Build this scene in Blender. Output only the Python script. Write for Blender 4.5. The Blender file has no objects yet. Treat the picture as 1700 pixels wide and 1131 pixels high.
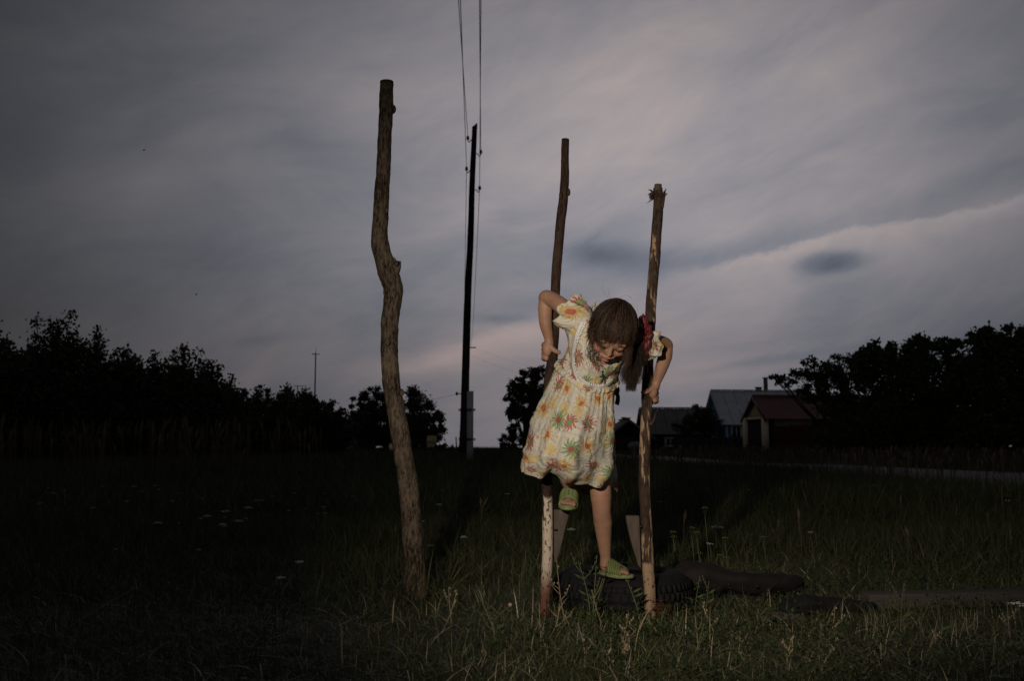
import bpy, math, random
import numpy as np
from mathutils import Vector, Matrix, Quaternion, noise as mnoise
random.seed(7); rng = np.random.default_rng(7)
sc = bpy.context.scene
R = math.radians

# ---------------------------------------------------------------- camera
FPX = 1653.0; CAMH = 0.72; PITCH = math.atan(172.5/FPX)
cd = bpy.data.cameras.new('camera'); cam = bpy.data.objects.new('camera', cd); sc.collection.objects.link(cam)
cam.location = (0, 0, CAMH); cam.rotation_euler = (R(90)+PITCH, 0, 0)
cd.sensor_width = 36; cd.lens = 36*FPX/1700; cd.clip_start = 0.05; cd.clip_end = 3000
cd.dof.use_dof = True; cd.dof.focus_distance = 4.05; cd.dof.aperture_fstop = 6.3
sc.camera = cam
CF = Vector((0, math.cos(PITCH), math.sin(PITCH))); CU = Vector((0, -math.sin(PITCH), math.cos(PITCH)))
def ray(px, py):
    return CF + Vector((1,0,0))*((px-850)/FPX) + CU*((565.5-py)/FPX)
def P(px, py, Y):
    d = ray(px, py); return Vector((0,0,CAMH)) + d*(Y/d.y)
def gz_np(x, y):
    s = np.clip((y-8)/22, 0, 1); s = s*s*(3-2*s)
    f = np.clip((y-95)/260, 0, 1); f = f*f*(3-2*f)
    und = 0.03*np.sin(x*.7+1.3)*np.sin(y*.55)*np.clip((y-3)/4,0,1) + 0.05*np.sin(x*.21+.4)*np.cos(y*.17)*np.clip((y-9)/8,0,1)
    return 0.24*s - 4.5*f + und
def gz(x, y): return float(gz_np(np.array(float(x)), np.array(float(y))))
def G(px, py):
    d = ray(px, py); Y = 20.0
    for _ in range(60):
        p = Vector((0,0,CAMH)) + d*(Y/d.y); z = gz(p.x, p.y)
        Yn = (z-CAMH)/(d.z/d.y); Y = .5*Y+.5*min(Yn, 200)
    return Vector((0,0,CAMH)) + d*(Y/d.y)

# ---------------------------------------------------------------- world: dusk sky, thin cloud over a low-sun sky
SUN_EL, SUN_AZ = R(1.5), R(-70)
w = bpy.data.worlds.new('World'); sc.world = w; w.use_nodes = True
nt = w.node_tree; nt.nodes.clear()
def N(t, **k):
    n = nt.nodes.new(t)
    for a, b in k.items(): setattr(n, a, b)
    return n
def L(a, b): nt.links.new(a, b)
def M(op, a, b=None, c=None, clamp=False):
    n = N('ShaderNodeMath', operation=op); n.use_clamp = clamp
    for i, v in enumerate((a, b, c)):
        if v is None: continue
        if isinstance(v, (int, float)): n.inputs[i].default_value = v
        else: L(v, n.inputs[i])
    return n.outputs[0]
def MIXC(f, a, b, mode='MIX'):
    n = N('ShaderNodeMix', data_type='RGBA', blend_type=mode)
    for s, v in ((n.inputs[0], f), (n.inputs[6], a), (n.inputs[7], b)):
        if isinstance(v, (int, float)): s.default_value = v
        elif isinstance(v, tuple): s.default_value = (*v, 1)
        else: L(v, s)
    return n.outputs[2]
tc = N('ShaderNodeTexCoord'); sx = N('ShaderNodeSeparateXYZ'); L(tc.outputs['Generated'], sx.inputs[0])
X, Y_, Z = sx.outputs
AZ = M('ARCTAN2', X, Y_); EL = M('ARCSINE', Z)
def ang(px, py):
    d = ray(px, py).normalized(); return math.atan2(d.x, d.y), math.asin(d.z)
def noise_n(vec, scale, detail=5, rough=.55, dist=0.0):
    n = N('ShaderNodeTexNoise'); n.inputs['Scale'].default_value = scale; n.inputs['Detail'].default_value = detail
    n.inputs['Roughness'].default_value = rough; n.inputs['Distortion'].default_value = dist
    L(vec, n.inputs['Vector']); return n.outputs['Fac']
def comb(a, b, c=0.0):
    n = N('ShaderNodeCombineXYZ')
    for i, v in enumerate((a, b, c)):
        if isinstance(v, (int, float)): n.inputs[i].default_value = v
        else: L(v, n.inputs[i])
    return n.outputs[0]
# streak coordinates: clouds drawn out along a line that rises to the right
rot = R(17)
Uc = M('ADD', M('MULTIPLY', AZ, math.cos(rot)), M('MULTIPLY', EL, math.sin(rot)))
Vc = M('SUBTRACT', M('MULTIPLY', EL, math.cos(rot)), M('MULTIPLY', AZ, math.sin(rot)))
wob = noise_n(comb(AZ, EL, 3.1), 3.0, 3)
Vw = M('ADD', Vc, M('MULTIPLY', M('SUBTRACT', wob, .5), .10))
streak = noise_n(comb(M('MULTIPLY', Uc, 3.2), M('MULTIPLY', Vw, 11.0), 4.7), 1.0, 8, .58, .35)
mott = noise_n(comb(M('MULTIPLY', Uc, 5.5), M('MULTIPLY', Vw, 13.0), 6.4), 1.0, 9, .62, .45)
soft = noise_n(comb(M('MULTIPLY', Uc, 1.8), M('MULTIPLY', Vw, 3.6), 8.3), 1.25, 4, .5, .3)
fine = noise_n(comb(M('MULTIPLY', Uc, 12.0), M('MULTIPLY', Vw, 40.0), 2.2), 1.0, 6, .6, .5)
def blob(px, py, wpx, hpx, tilt=0.0, edge=None):
    a, e = ang(px, py)
    da = M('SUBTRACT', AZ, a); de = M('SUBTRACT', EL, e); c, s = math.cos(R(tilt)), math.sin(R(tilt))
    u = M('ADD', M('MULTIPLY', da, c), M('MULTIPLY', de, s)); v = M('SUBTRACT', M('MULTIPLY', de, c), M('MULTIPLY', da, s))
    v = M('ADD', v, M('MULTIPLY', M('SUBTRACT', fine, .5), .012))
    u = M('DIVIDE', u, wpx/FPX); v = M('DIVIDE', v, hpx/FPX)
    r = M('ADD', M('MULTIPLY', u, u), M('MULTIPLY', v, v))
    if edge: r = M('POWER', M('MULTIPLY', r, 1.3), edge)
    return M('EXPONENT', M('MULTIPLY', r, -1.0))
def sstep(x, a, b):
    n = N('ShaderNodeMapRange', interpolation_type='SMOOTHSTEP'); L(x, n.inputs[0]); n.inputs[1].default_value = a; n.inputs[2].default_value = b; return n.outputs[0]
# broad glow of the last light behind the cloud
def gauss(x, c, s): 
    d = M('DIVIDE', M('SUBTRACT', x, c), s); return M('EXPONENT', M('MULTIPLY', M('MULTIPLY', d, d), -1.0))
ga = gauss(AZ, .13, .43); ge = gauss(EL, .25, .27)
lum = M('MULTIPLY', ga, M('ADD', M('MULTIPLY', ge, .66), .34))
lum = M('ADD', M('MULTIPLY', lum, .305), .017)
# round the sides, behind the camera and overhead the same cloud cover goes on, evenly bright
lum = M('MAXIMUM', lum, M('ADD', M('MULTIPLY', sstep(M('ABSOLUTE', AZ), .62, 1.9), .045), M('MULTIPLY', sstep(EL, .62, 1.2), .030)))
mod = M('ADD', 1.0, M('MULTIPLY', M('SUBTRACT', streak, .5), .32))
mod = M('ADD', mod, M('MULTIPLY', M('SUBTRACT', soft, .5), .55))
mod = M('ADD', mod, M('MULTIPLY', M('SUBTRACT', fine, .5), .14))
mod = M('ADD', mod, M('MULTIPLY', M('SUBTRACT', mott, .5), .66))
SKYF = [ # px, py, w, h, tilt, amount
(1020, 425, 80, 26, -4, -.50), (1190, 425, 190, 20, 12, -.22),
  (1330, 300, 420, 34, 12, -.10), (1640, 300, 190, 26, 14, -.16), (820, 545, 120, 20, 6, .12), (700, 600, 170, 18, 8, .20), (1190, 618, 130, 22, 8, .20),
 (600, 690, 120, 14, 6, .15), (840, 530, 50, 8, 3, -.24), (1270, 600, 110, 9, 8, -.20), (430, 565, 60, 10, 8, -.14),
 (600, 500, 260, 70, 0, -.12), (900, 510, 90, 24, 6, -.16), (1600, 610, 300, 60, 4, -.14), (300, 250, 200, 60, 30, .10),
 (560, 270, 150, 60, -30, -.14), (640, 160, 110, 50, 25, .10), (1230, 100, 200, 60, 30, -.10), (1100, 200, 240, 40, 20, .13), (900, 640, 900, 60, 0, -.10), (1500, 540, 330, 80, 4, -.20), (860, 230, 330, 170, 10, .14), (1120, 60, 260, 80, 12, .08)]
for px, py, ww, hh, tt, am in SKYF:
    mod = M('ADD', mod, M('MULTIPLY', blob(px, py, ww, hh, tt), am))
# the lit edge of the nearer cloud sheet: crisp along its top, fading downwards
def edge_band(p0, p1, h_top, h_low, u0, u1, am):
    (a0, e0), (a1, e1) = ang(*p0), ang(*p1); t = math.atan2(e1-e0, a1-a0); c, s = math.cos(t), math.sin(t)
    da = M('SUBTRACT', AZ, a0); de = M('SUBTRACT', EL, e0); u = M('ADD', M('MULTIPLY', da, c), M('MULTIPLY', de, s)); v = M('SUBTRACT', M('MULTIPLY', de, c), M('MULTIPLY', da, s))
    wv = M('MULTIPLY', M('SUBTRACT', noise_n(comb(M('MULTIPLY', u, 9.0), M('MULTIPLY', v, 16.0), 9.1), 1.0, 9, .66), .5), .050); v = M('ADD', v, wv)
    up = M('SUBTRACT', 1.0, sstep(v, -h_top, h_top)); dn = M('EXPONENT', M('DIVIDE', M('MINIMUM', v, 0.0), h_low)); k = M('MULTIPLY', M('MULTIPLY', up, dn), M('MULTIPLY', sstep(u, *u0), M('SUBTRACT', 1.0, sstep(u, *u1))))
    return M('MULTIPLY', k, am)
mod = M('ADD', mod, M('MULTIPLY', blob(1378, 436, 66, 22, 3, 1.7), -.52))
mod = M('ADD', mod, edge_band((1100, 452), (1700, 318), .0035, .013, (-.02, .10), (.5, 1.0), .26))
mod = M('ADD', mod, edge_band((1100, 452), (1700, 318), .0030, .040, (-.02, .10), (.5, 1.0), .10))
mod = M('ADD', mod, edge_band((780, 560), (1100, 510), .008, .020, (-.06, .02), (.12, .25), .14))
mod = M('ADD', mod, edge_band((560, 640), (860, 545), .008, .022, (-.05, .08), (.17, .26), .20))
lum = M('MULTIPLY', lum, M('MAXIMUM', mod, .15))
# thick cloud cool blue grey, thin cloud warm
warm = M('MULTIPLY_ADD', M('SUBTRACT', mod, .95), 1.5, .50, clamp=True)
warm = M('MULTIPLY', warm, M('MULTIPLY_ADD', ga, .75, .25))
tint = MIXC(warm, (.86, .94, 1.16), (1.15, .975, .94))
pinkz = M('MULTIPLY', gauss(EL, .085, .055), M('MULTIPLY', warm, .55))
tint = MIXC(pinkz, tint, (1.26, .92, .88))
vm = N('ShaderNodeVectorMath', operation='SCALE'); L(tint, vm.inputs[0]); L(lum, vm.inputs['Scale'])
sky = N('ShaderNodeTexSky', sky_type='NISHITA', sun_disc=False); sky.sun_elevation = SUN_EL; sky.sun_rotation = SUN_AZ
sk = N('ShaderNodeVectorMath', operation='SCALE'); L(sky.outputs[0], sk.inputs[0]); sk.inputs['Scale'].default_value = .05
mixs = MIXC(.93, sk.outputs[0], vm.outputs[0])
grd = M('GREATER_THAN', Z, -.02)
fin = MIXC(grd, (.012, .012, .013), mixs)
bg = N('ShaderNodeBackground'); L(fin, bg.inputs[0]); bg.inputs[1].default_value = 1.0
wo = N('ShaderNodeOutputWorld'); L(bg.outputs[0], wo.inputs[0])
SKY_MIX = mixs

# ---------------------------------------------------------------- the photographer's flash: the one lamp of this dusk picture
fl = bpy.data.lights.new('flash', 'SPOT'); flo = bpy.data.objects.new('flash', fl); sc.collection.objects.link(flo)
flo.location = (-0.62, 0.35, 1.32)
tgt = P(1100, 575, 4.1)
flo.rotation_euler = (tgt-flo.location).to_track_quat('-Z', 'Y').to_euler()
fl.energy = 400; fl.color = (1.0, .88, .74); fl.spot_size = R(58); fl.spot_blend = 1.0; fl.shadow_soft_size = .035
vs = sc.view_settings; vs.view_transform = 'Standard'; vs.look = 'None'; vs.exposure = 0; vs.gamma = 1; vs.use_curve_mapping = False

# ---------------------------------------------------------------- helpers
C = sc.collection
def link(name, me, parent=None, mat=None):
    o = bpy.data.objects.new(name, me); C.objects.link(o)
    if parent is not None: o.parent = parent
    if mat is not None and me is not None:
        for m_ in (mat if isinstance(mat, (list, tuple)) else [mat]): me.materials.append(m_)
    return o
def tag(o, label=None, cat=None, group=None, kind=None):
    if label: o['label'] = label
    if cat: o['category'] = cat
    if group: o['group'] = group
    if kind: o['kind'] = kind
    return o
def thing(name, label, cat, group=None, loc=(0,0,0)):
    o = bpy.data.objects.new(name, None); C.objects.link(o); o.empty_display_size = .1; o.location = loc
    return tag(o, label, cat, group)
def mesh_np(name, V, F, smooth=True, tint=None, uv=None):
    """V (n,3), F (m,k) of one face size or list of arrays"""
    me = bpy.data.meshes.new(name); V = np.asarray(V, dtype=np.float32)
    Fs = F if isinstance(F, list) else [F]
    Fs = [np.asarray(f, dtype=np.int32) for f in Fs if len(f)]
    me.vertices.add(len(V)); me.vertices.foreach_set('co', V.ravel())
    loops = np.concatenate([f.ravel() for f in Fs]); counts = np.concatenate([np.full(len(f), f.shape[1], np.int32) for f in Fs])
    starts = np.concatenate([[0], np.cumsum(counts)[:-1]]).astype(np.int32)
    me.loops.add(len(loops)); me.loops.foreach_set('vertex_index', loops)
    me.polygons.add(len(counts)); me.polygons.foreach_set('loop_start', starts)
    me.update(calc_edges=True); me.validate()
    if smooth: me.polygons.foreach_set('use_smooth', np.ones(len(me.polygons), bool))
    if tint is not None:
        a = me.attributes.new('tint', 'FLOAT', 'POINT'); a.data.foreach_set('value', np.asarray(tint, np.float32))
    if uv is not None:
        l = me.uv_layers.new(name='UVMap'); uv = np.asarray(uv, np.float32)
        l.data.foreach_set('uv', uv[loops].ravel())
    return me
class MB:
    def __init__(s): s.v = []; s.f = {}; s.uv = []; s.n = 0
    def add(s, V, F, uv=None):
        V = np.asarray(V, float).reshape(-1, 3); s.v.append(V)
        s.uv.append(np.zeros((len(V), 2)) if uv is None else np.asarray(uv, float))
        for f in F: s.f.setdefault(len(f), []).append([i+s.n for i in f])
        s.n += len(V); return s
    def box(s, c, d, rot=None):
        c = Vector(c); h = Vector(d)*.5; V = []
        for x in (-1,1):
            for y in (-1,1):
                for z in (-1,1):
                    p = Vector((x*h.x, y*h.y, z*h.z))
                    if rot is not None: p = rot @ p
                    V.append(c+p)
        return s.add(V, [(0,1,3,2),(4,6,7,5),(0,4,5,1),(2,3,7,6),(0,2,6,4),(1,5,7,3)])
    def poly(s, pts, thick, nrm):   # extruded polygon
        pts = [Vector(p) for p in pts]; nrm = Vector(nrm).normalized()*thick; n = len(pts)
        V = pts+[p+nrm for p in pts]
        return s.add(V, [tuple(range(n))[::-1], tuple(range(n, 2*n))]+[(i,(i+1)%n,n+(i+1)%n,n+i) for i in range(n)])
    def tube(s, path, rad, seg=8, cap=True, jit=0, seed=0, flat=1.0, up=None):
        path = [Vector(p) for p in path]; n = len(path)
        rad = rad if isinstance(rad, (list, tuple, np.ndarray)) else [rad]*n
        V = []; UVs = []; T0 = None; acc = 0; ref = None
        for i, p in enumerate(path):
            t = (path[min(i+1, n-1)]-path[max(i-1, 0)]).normalized()
            if ref is None:
                ref = (Vector(up) if up is not None else Vector((0,0,1)) if abs(t.z) < .9 else Vector((0,-1,0)))
            a = ref - t*ref.dot(t); a.normalize(); b = t.cross(a); ref = a
            if i: acc += (p-path[i-1]).length
            for k in range(seg):
                th = 2*math.pi*k/seg; r = rad[i]
                if jit: r *= 1+jit*mnoise.noise(Vector((math.cos(th)*1.3+seed, math.sin(th)*1.3, acc*14)))+jit*.6*mnoise.noise(Vector((math.cos(th)*4+seed, math.sin(th)*4, acc*45)))
                V.append(p + a*(math.cos(th)*r*flat) + b*(math.sin(th)*r)); UVs.append((k/seg, acc))
        F = [(i*seg+k, i*seg+(k+1)%seg, (i+1)*seg+(k+1)%seg, (i+1)*seg+k) for i in range(n-1) for k in range(seg)]
        if cap: F += [tuple(range(seg))[::-1], tuple(range((n-1)*seg, n*seg))]
        return s.add(V, F, UVs)
    def ball(s, c, r, seg=10, rings=7, rot=None):
        c = Vector(c); r = Vector(r) if not isinstance(r, (int, float)) else Vector((r,r,r)); V = []
        for i in range(rings+1):
            ph = math.pi*i/rings
            for k in range(seg):
                th = 2*math.pi*k/seg; p = Vector((r.x*math.sin(ph)*math.cos(th), r.y*math.sin(ph)*math.sin(th), r.z*math.cos(ph)))
                V.append(c+(rot @ p if rot is not None else p))
        return s.add(V, [(i*seg+k, (i+1)*seg+k, (i+1)*seg+(k+1)%seg, i*seg+(k+1)%seg) for i in range(rings) for k in range(seg)])
    def build(s, name, mat=None, parent=None, smooth=True, tint=None):
        me = mesh_np(name, np.concatenate(s.v), [np.array(f) for f in s.f.values()], smooth, tint, np.concatenate(s.uv))
        return link(name, me, parent, mat)
def catmull(pts, n):
    pts = [np.array(p, float) for p in pts]; out = []; m = len(pts)
    for i in range(m-1):
        p0, p1, p2, p3 = pts[max(i-1,0)], pts[i], pts[i+1], pts[min(i+2,m-1)]
        for k in range(n):
            t = k/n; out.append(.5*((2*p1)+(-p0+p2)*t+(2*p0-5*p1+4*p2-p3)*t*t+(-p0+3*p1-3*p2+p3)*t**3))
    out.append(pts[-1]); return out
# materials ------------------------------------------------------
def mat(name, col, rough=.8, spec=.3, build=None, **kw):
    m = bpy.data.materials.new(name); m.use_nodes = True; t = m.node_tree
    b = t.nodes['Principled BSDF']; b.inputs['Base Color'].default_value = (*col, 1); b.inputs['Roughness'].default_value = rough
    b.inputs['Specular IOR Level'].default_value = spec
    for k, v in kw.items(): b.inputs[k.replace('_', ' ')].default_value = v
    if build: build(NT(t, b))
    return m
class NT:
    def __init__(s, t, b): s.t = t; s.b = b
    def n(s, ty, **k):
        x = s.t.nodes.new(ty)
        for a, v in k.items(): setattr(x, a, v)
        return x
    def l(s, a, b): s.t.links.new(a, b)
    def set(s, sock, v):
        if isinstance(v, (int, float)): sock.default_value = v
        elif isinstance(v, tuple): sock.default_value = (*v, 1) if len(v) == 3 and sock.type == 'RGBA' else v
        else: s.l(v, sock)
    def m(s, op, a, b=None, c=None, clamp=False):
        x = s.n('ShaderNodeMath', operation=op); x.use_clamp = clamp
        for i, v in enumerate((a, b, c)):
            if v is not None: s.set(x.inputs[i], v)
        return x.outputs[0]
    def mix(s, f, a, b, mode='MIX'):
        x = s.n('ShaderNodeMix', data_type='RGBA', blend_type=mode)
        s.set(x.inputs[0], f); s.set(x.inputs[6], a); s.set(x.inputs[7], b); return x.outputs[2]
    def obj(s): return s.n('ShaderNodeTexCoord').outputs['Object']
    def uv(s): return s.n('ShaderNodeTexCoord').outputs['UV']
    def map(s, v, sc_=(1,1,1), loc=(0,0,0)):
        x = s.n('ShaderNodeMapping'); s.l(v, x.inputs[0]); x.inputs['Scale'].default_value = sc_; x.inputs['Location'].default_value = loc; return x.outputs[0]
    def noise(s, v, scale, detail=5, rough=.6, dist=0., out='Fac'):
        x = s.n('ShaderNodeTexNoise'); s.l(v, x.inputs['Vector']); x.inputs['Scale'].default_value = scale
        x.inputs['Detail'].default_value = detail; x.inputs['Roughness'].default_value = rough; x.inputs['Distortion'].default_value = dist
        return x.outputs[out]
    def ramp(s, f, stops):
        x = s.n('ShaderNodeValToRGB'); s.l(f, x.inputs[0]); e = x.color_ramp.elements
        while len(e) < len(stops): e.new(.5)
        for i, (p, c) in enumerate(stops): e[i].position = p; e[i].color = (*c, 1) if len(c) == 3 else c
        return x.outputs[0]
    def step(s, v, a, b): # smooth 0..1 from a to b
        x = s.n('ShaderNodeMapRange', interpolation_type='SMOOTHSTEP'); s.set(x.inputs[0], v); x.inputs[1].default_value = a; x.inputs[2].default_value = b; return x.outputs[0]
    def col(s, c): s.l(c, s.b.inputs['Base Color'])
    def bump(s, h, st=.5, d=.002):
        x = s.n('ShaderNodeBump'); x.inputs['Strength'].default_value = st; x.inputs['Distance'].default_value = d
        s.l(h, x.inputs['Height']); s.l(x.outputs[0], s.b.inputs['Normal'])
    def attr(s, name): return s.n('ShaderNodeAttribute', attribute_name=name).outputs['Fac']
def varied(name, c1, c2, scale=6, rough=.85, spec=.2, stretch=(1,1,1), bump=.3, bd=.003, **kw):
    def bl(q):
        v = q.map(q.obj(), stretch); f = q.noise(v, scale, 7, .65); g = q.noise(v, scale*5, 4, .6)
        q.col(q.ramp(q.m('ADD', q.m('MULTIPLY', f, .7), q.m('MULTIPLY', g, .3)), [(.32, c1), (.68, c2)]))
        q.bump(g, bump, bd)
    return mat(name, c1, rough, spec, bl, **kw)
def foliage(name, stops, rough=.6, trans=.0, spec=.15):
    def bl(q):
        q.col(q.ramp(q.attr('tint'), stops))
        if trans:
            tr = q.n('ShaderNodeBsdfTranslucent'); ms = q.n('ShaderNodeMixShader'); ms.inputs[0].default_value = trans
            q.l(q.ramp(q.attr('tint'), stops), tr.inputs[0]); q.l(q.b.outputs[0], ms.inputs[1]); q.l(tr.outputs[0], ms.inputs[2])
            q.l(ms.outputs[0], q.t.nodes['Material Output'].inputs[0])
    return mat(name, stops[0][1], rough, spec, bl)
# ================================================================ GROUND, ROAD
soil = varied('soil', (.022,.026,.012), (.060,.052,.028), 5, .95, .1)
gx = np.concatenate([-np.geomspace(900, 14, 30), np.linspace(-12, 12, 97), np.geomspace(14, 900, 30)])
gy = np.concatenate([[-60,-20,-6], np.linspace(0, 30, 121), np.geomspace(31, 1500, 50)])
XX, YY = np.meshgrid(gx, gy); V = np.stack([XX, YY, gz_np(XX, YY)], -1).reshape(-1, 3); nx = len(gx)
ii = np.arange(len(gy)-1)[:, None]*nx+np.arange(nx-1)[None]; F = np.stack([ii, ii+1, ii+1+nx, ii+nx], -1).reshape(-1, 4)
ground = link('ground', mesh_np('ground', V, F), None, soil); tag(ground, kind='structure')
far_e = [(960,753),(1040,757.5),(1180,765),(1400,774),(1700,787),(1900,796)]; near_e = [(960,756),(1040,762),(1180,773),(1400,788),(1700,816),(1900,838)]
fe = [G(*p) for p in far_e]; ne = [G(*p) for p in near_e]
fe = catmull(fe, 8); ne = catmull(ne, 8); V = []; UV = []; K = 10
for i, (a, b) in enumerate(zip(fe, ne)):
    for k in range(K+1):
        p = a+(b-a)*(k/K); wv = .12*mnoise.noise(Vector((p[0]*1.3, p[1]*1.3, 0))) if k in (0, K) else 0
        V.append((p[0], p[1]+wv, gz(p[0], p[1]+wv)+.02+.025*math.sin(k/K*math.pi)))
F = [(i*(K+1)+k, i*(K+1)+k+1, (i+1)*(K+1)+k+1, (i+1)*(K+1)+k) for i in range(len(fe)-1) for k in range(K)]
road_m = varied('gravel_track', (.17,.155,.15), (.27,.25,.24), 2.5, .95, .1, bump=.6, bd=.02)
road = MB().add(V, F).build('dirt_road', road_m); tag(road, kind='structure')
road_poly = np.array([[p[0], p[1]] for p in fe]+[[p[0], p[1]] for p in ne[::-1]])
def in_poly(x, y, poly):
    ins = np.zeros(x.shape, bool); n = len(poly); j = n-1
    for i in range(n):
        xi, yi = poly[i]; xj, yj = poly[j]
        if yi != yj: ins ^= ((yi > y) != (yj > y)) & (x < (xj-xi)*(y-yi)/(yj-yi)+xi)
        j = i
    return ins

# ================================================================ GRASS
TC = P(1032, 1131, 4.49); TIRE = Vector((P(1032, 950, 4.455).x, 4.455, 0.0)); TIRE_R, TIRE_H = .30, .175
def grass(n, dens_fn, hgt, wid, seg, lean, tint_fn, name, mtl, curl=.6, xr=None, yr=None, clump=0, base=0.0, label=None, cat=None):
    y = rng.uniform(yr[0]**.5, yr[1]**.5, n)**2; hx = y*.53+.4
    x = rng.uniform(-1, 1, n)*hx
    if xr is not None: k = (x > xr[0]*y) & (x < xr[1]*y); x, y = x[k], y[k]
    k = dens_fn(x, y); x, y = x[k], y[k]
    k = ~in_poly(x, y, road_poly); x, y = x[k], y[k]
    k = (np.hypot(x-TIRE.x, y-TIRE.y) > TIRE_R+.005); x, y = x[k], y[k]; n = len(x)
    if clump: 
        cx = np.round(x/clump)*clump; cy = np.round(y/clump)*clump
    h = hgt(x, y)*rng.uniform(.45, 1.15, n); wd = wid*rng.uniform(.6, 1.3, n)
    az = rng.uniform(0, 2*np.pi, n); ln = np.abs(rng.normal(lean, lean*.6, n)); fa = rng.uniform(0, 2*np.pi, n)
    d = np.stack([np.cos(az), np.sin(az)], -1); wv = np.stack([np.cos(fa), np.sin(fa)], -1)
    z0 = gz_np(x, y)-.01+base; V = np.zeros((n, 2*seg+1, 3))
    for s in range(seg+1):
        t = s/seg; out = ln*h*(t**(1+curl)); up = h*t*np.clip(1-.38*ln*t, .1, 1)
        px = x+d[:,0]*out; py = y+d[:,1]*out; pz = z0+up
        ww = wd*(1-t**1.6)*.5
        if s < seg:
            V[:, 2*s] = np.stack([px-wv[:,0]*ww, py-wv[:,1]*ww, pz], -1); V[:, 2*s+1] = np.stack([px+wv[:,0]*ww, py+wv[:,1]*ww, pz], -1)
        else: V[:, 2*seg] = np.stack([px, py, pz], -1)
    b = np.arange(n)[:, None]*(2*seg+1); quads = []
    for s in range(seg-1): quads.append(np.concatenate([b+2*s, b+2*s+1, b+2*s+3, b+2*s+2], 1))
    tri = np.concatenate([b+2*seg-2, b+2*seg-1, b+2*seg], 1)
    t = np.repeat(tint_fn(x, y, n), 2*seg+1)
    me = mesh_np(name, V.reshape(-1, 3), ([np.concatenate(quads)] if quads else [])+[tri], False, t)
    return tag(link(name, me, None, mtl), label, cat, kind='stuff')
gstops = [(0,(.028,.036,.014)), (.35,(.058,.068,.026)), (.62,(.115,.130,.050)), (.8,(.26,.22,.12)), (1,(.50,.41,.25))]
gm = foliage('grass_blades', gstops, .40, .2, .4)
dry = foliage('dry_grass', [(0,(.035,.032,.016)), (.5,(.07,.052,.034)), (1,(.15,.115,.075))], .8, .2)
gmm = foliage('meadow_blades', [(0,(.040,.048,.020)), (.5,(.075,.084,.034)), (.64,(.105,.104,.046)), (.8,(.14,.11,.062)), (1,(.22,.18,.11))], .6, .2, .2)
gcl = foliage('clover_leaves', [(0,(.020,.030,.011)), (.5,(.050,.068,.024)), (1,(.085,.105,.038))], .75, .2, .1)
def patch(x, y, s, o=0):
    return .5+.25*(np.sin(x*s*1.7+o)+np.sin(y*s*2.1+x*s*.6+o*2)+np.sin((x+y)*s*3.1+o*3)*.5+np.sin((x-y)*s*1.3+2+o)*.5)*.8
def t_near(x, y, n):
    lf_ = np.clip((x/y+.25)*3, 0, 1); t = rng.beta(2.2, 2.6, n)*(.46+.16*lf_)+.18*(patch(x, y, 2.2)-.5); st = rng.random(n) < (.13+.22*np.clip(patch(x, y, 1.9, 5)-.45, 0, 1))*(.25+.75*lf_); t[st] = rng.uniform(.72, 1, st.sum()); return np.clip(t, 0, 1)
def t_mid(x, y, n):
    t = rng.beta(2, 3, n)*.6; st = rng.random(n) < .10; t[st] = rng.uniform(.65, .95, st.sum()); return t
long_t = lambda x, y, n: np.where(rng.random(n) < .35, rng.uniform(.74, 1, n), rng.uniform(.45, .66, n))
hn = lambda x, y: .05+.085*np.clip(patch(x, y, 2.6, 1), 0, 1.2)+.05*np.clip((y-4.4)/1.5, 0, 1)
al = lambda x, y: np.ones(len(x), bool)
fade = lambda a, b: (lambda x, y: rng.random(len(y)) > np.clip((y-a)/(b-a), 0, 1))
grow = lambda a, b: (lambda x, y: rng.random(len(y)) < np.clip((y-a)/(b-a), .05, 1))
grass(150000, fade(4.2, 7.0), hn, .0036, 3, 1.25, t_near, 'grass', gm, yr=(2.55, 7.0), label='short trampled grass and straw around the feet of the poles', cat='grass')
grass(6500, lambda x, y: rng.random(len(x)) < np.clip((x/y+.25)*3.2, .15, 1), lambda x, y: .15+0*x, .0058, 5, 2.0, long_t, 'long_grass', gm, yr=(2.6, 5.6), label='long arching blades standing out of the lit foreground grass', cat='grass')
side = lambda x, y: rng.random(len(x)) < np.clip((x/y+.22)*3.2, .10, 1)
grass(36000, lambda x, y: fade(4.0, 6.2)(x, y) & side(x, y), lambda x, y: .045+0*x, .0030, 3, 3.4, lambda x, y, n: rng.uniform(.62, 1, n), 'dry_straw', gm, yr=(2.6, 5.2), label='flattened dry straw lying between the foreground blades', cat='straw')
grass(75000, grow(4.2, 7.0), lambda x, y: .10+.05*np.clip((y-4.4)/2, 0, 1)+.14*np.clip(patch(x, y, 1.1, 2), 0, 1.2), .007, 3, .55, t_mid, 'meadow_grass', gmm, yr=(4.25, 9.5), label='dark knee high meadow grass behind the poles', cat='grass')
grass(55000, al, lambda x, y: .26+.18*np.clip(patch(x, y, .6, 3), 0, 1.2), .013, 2, .5, t_mid, 'meadow_grass', gmm, yr=(9.2, 24), label='dark meadow grass of the middle distance reaching to the dirt road', cat='grass')
grass(50000, al, lambda x, y: .22+.22*np.clip(patch(x, y, .3, 3), 0, 1.2), .035, 2, .4, t_mid, 'meadow_grass', gmm, yr=(23, 95), label='far meadow grass along the crest of the field', cat='grass')
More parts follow.
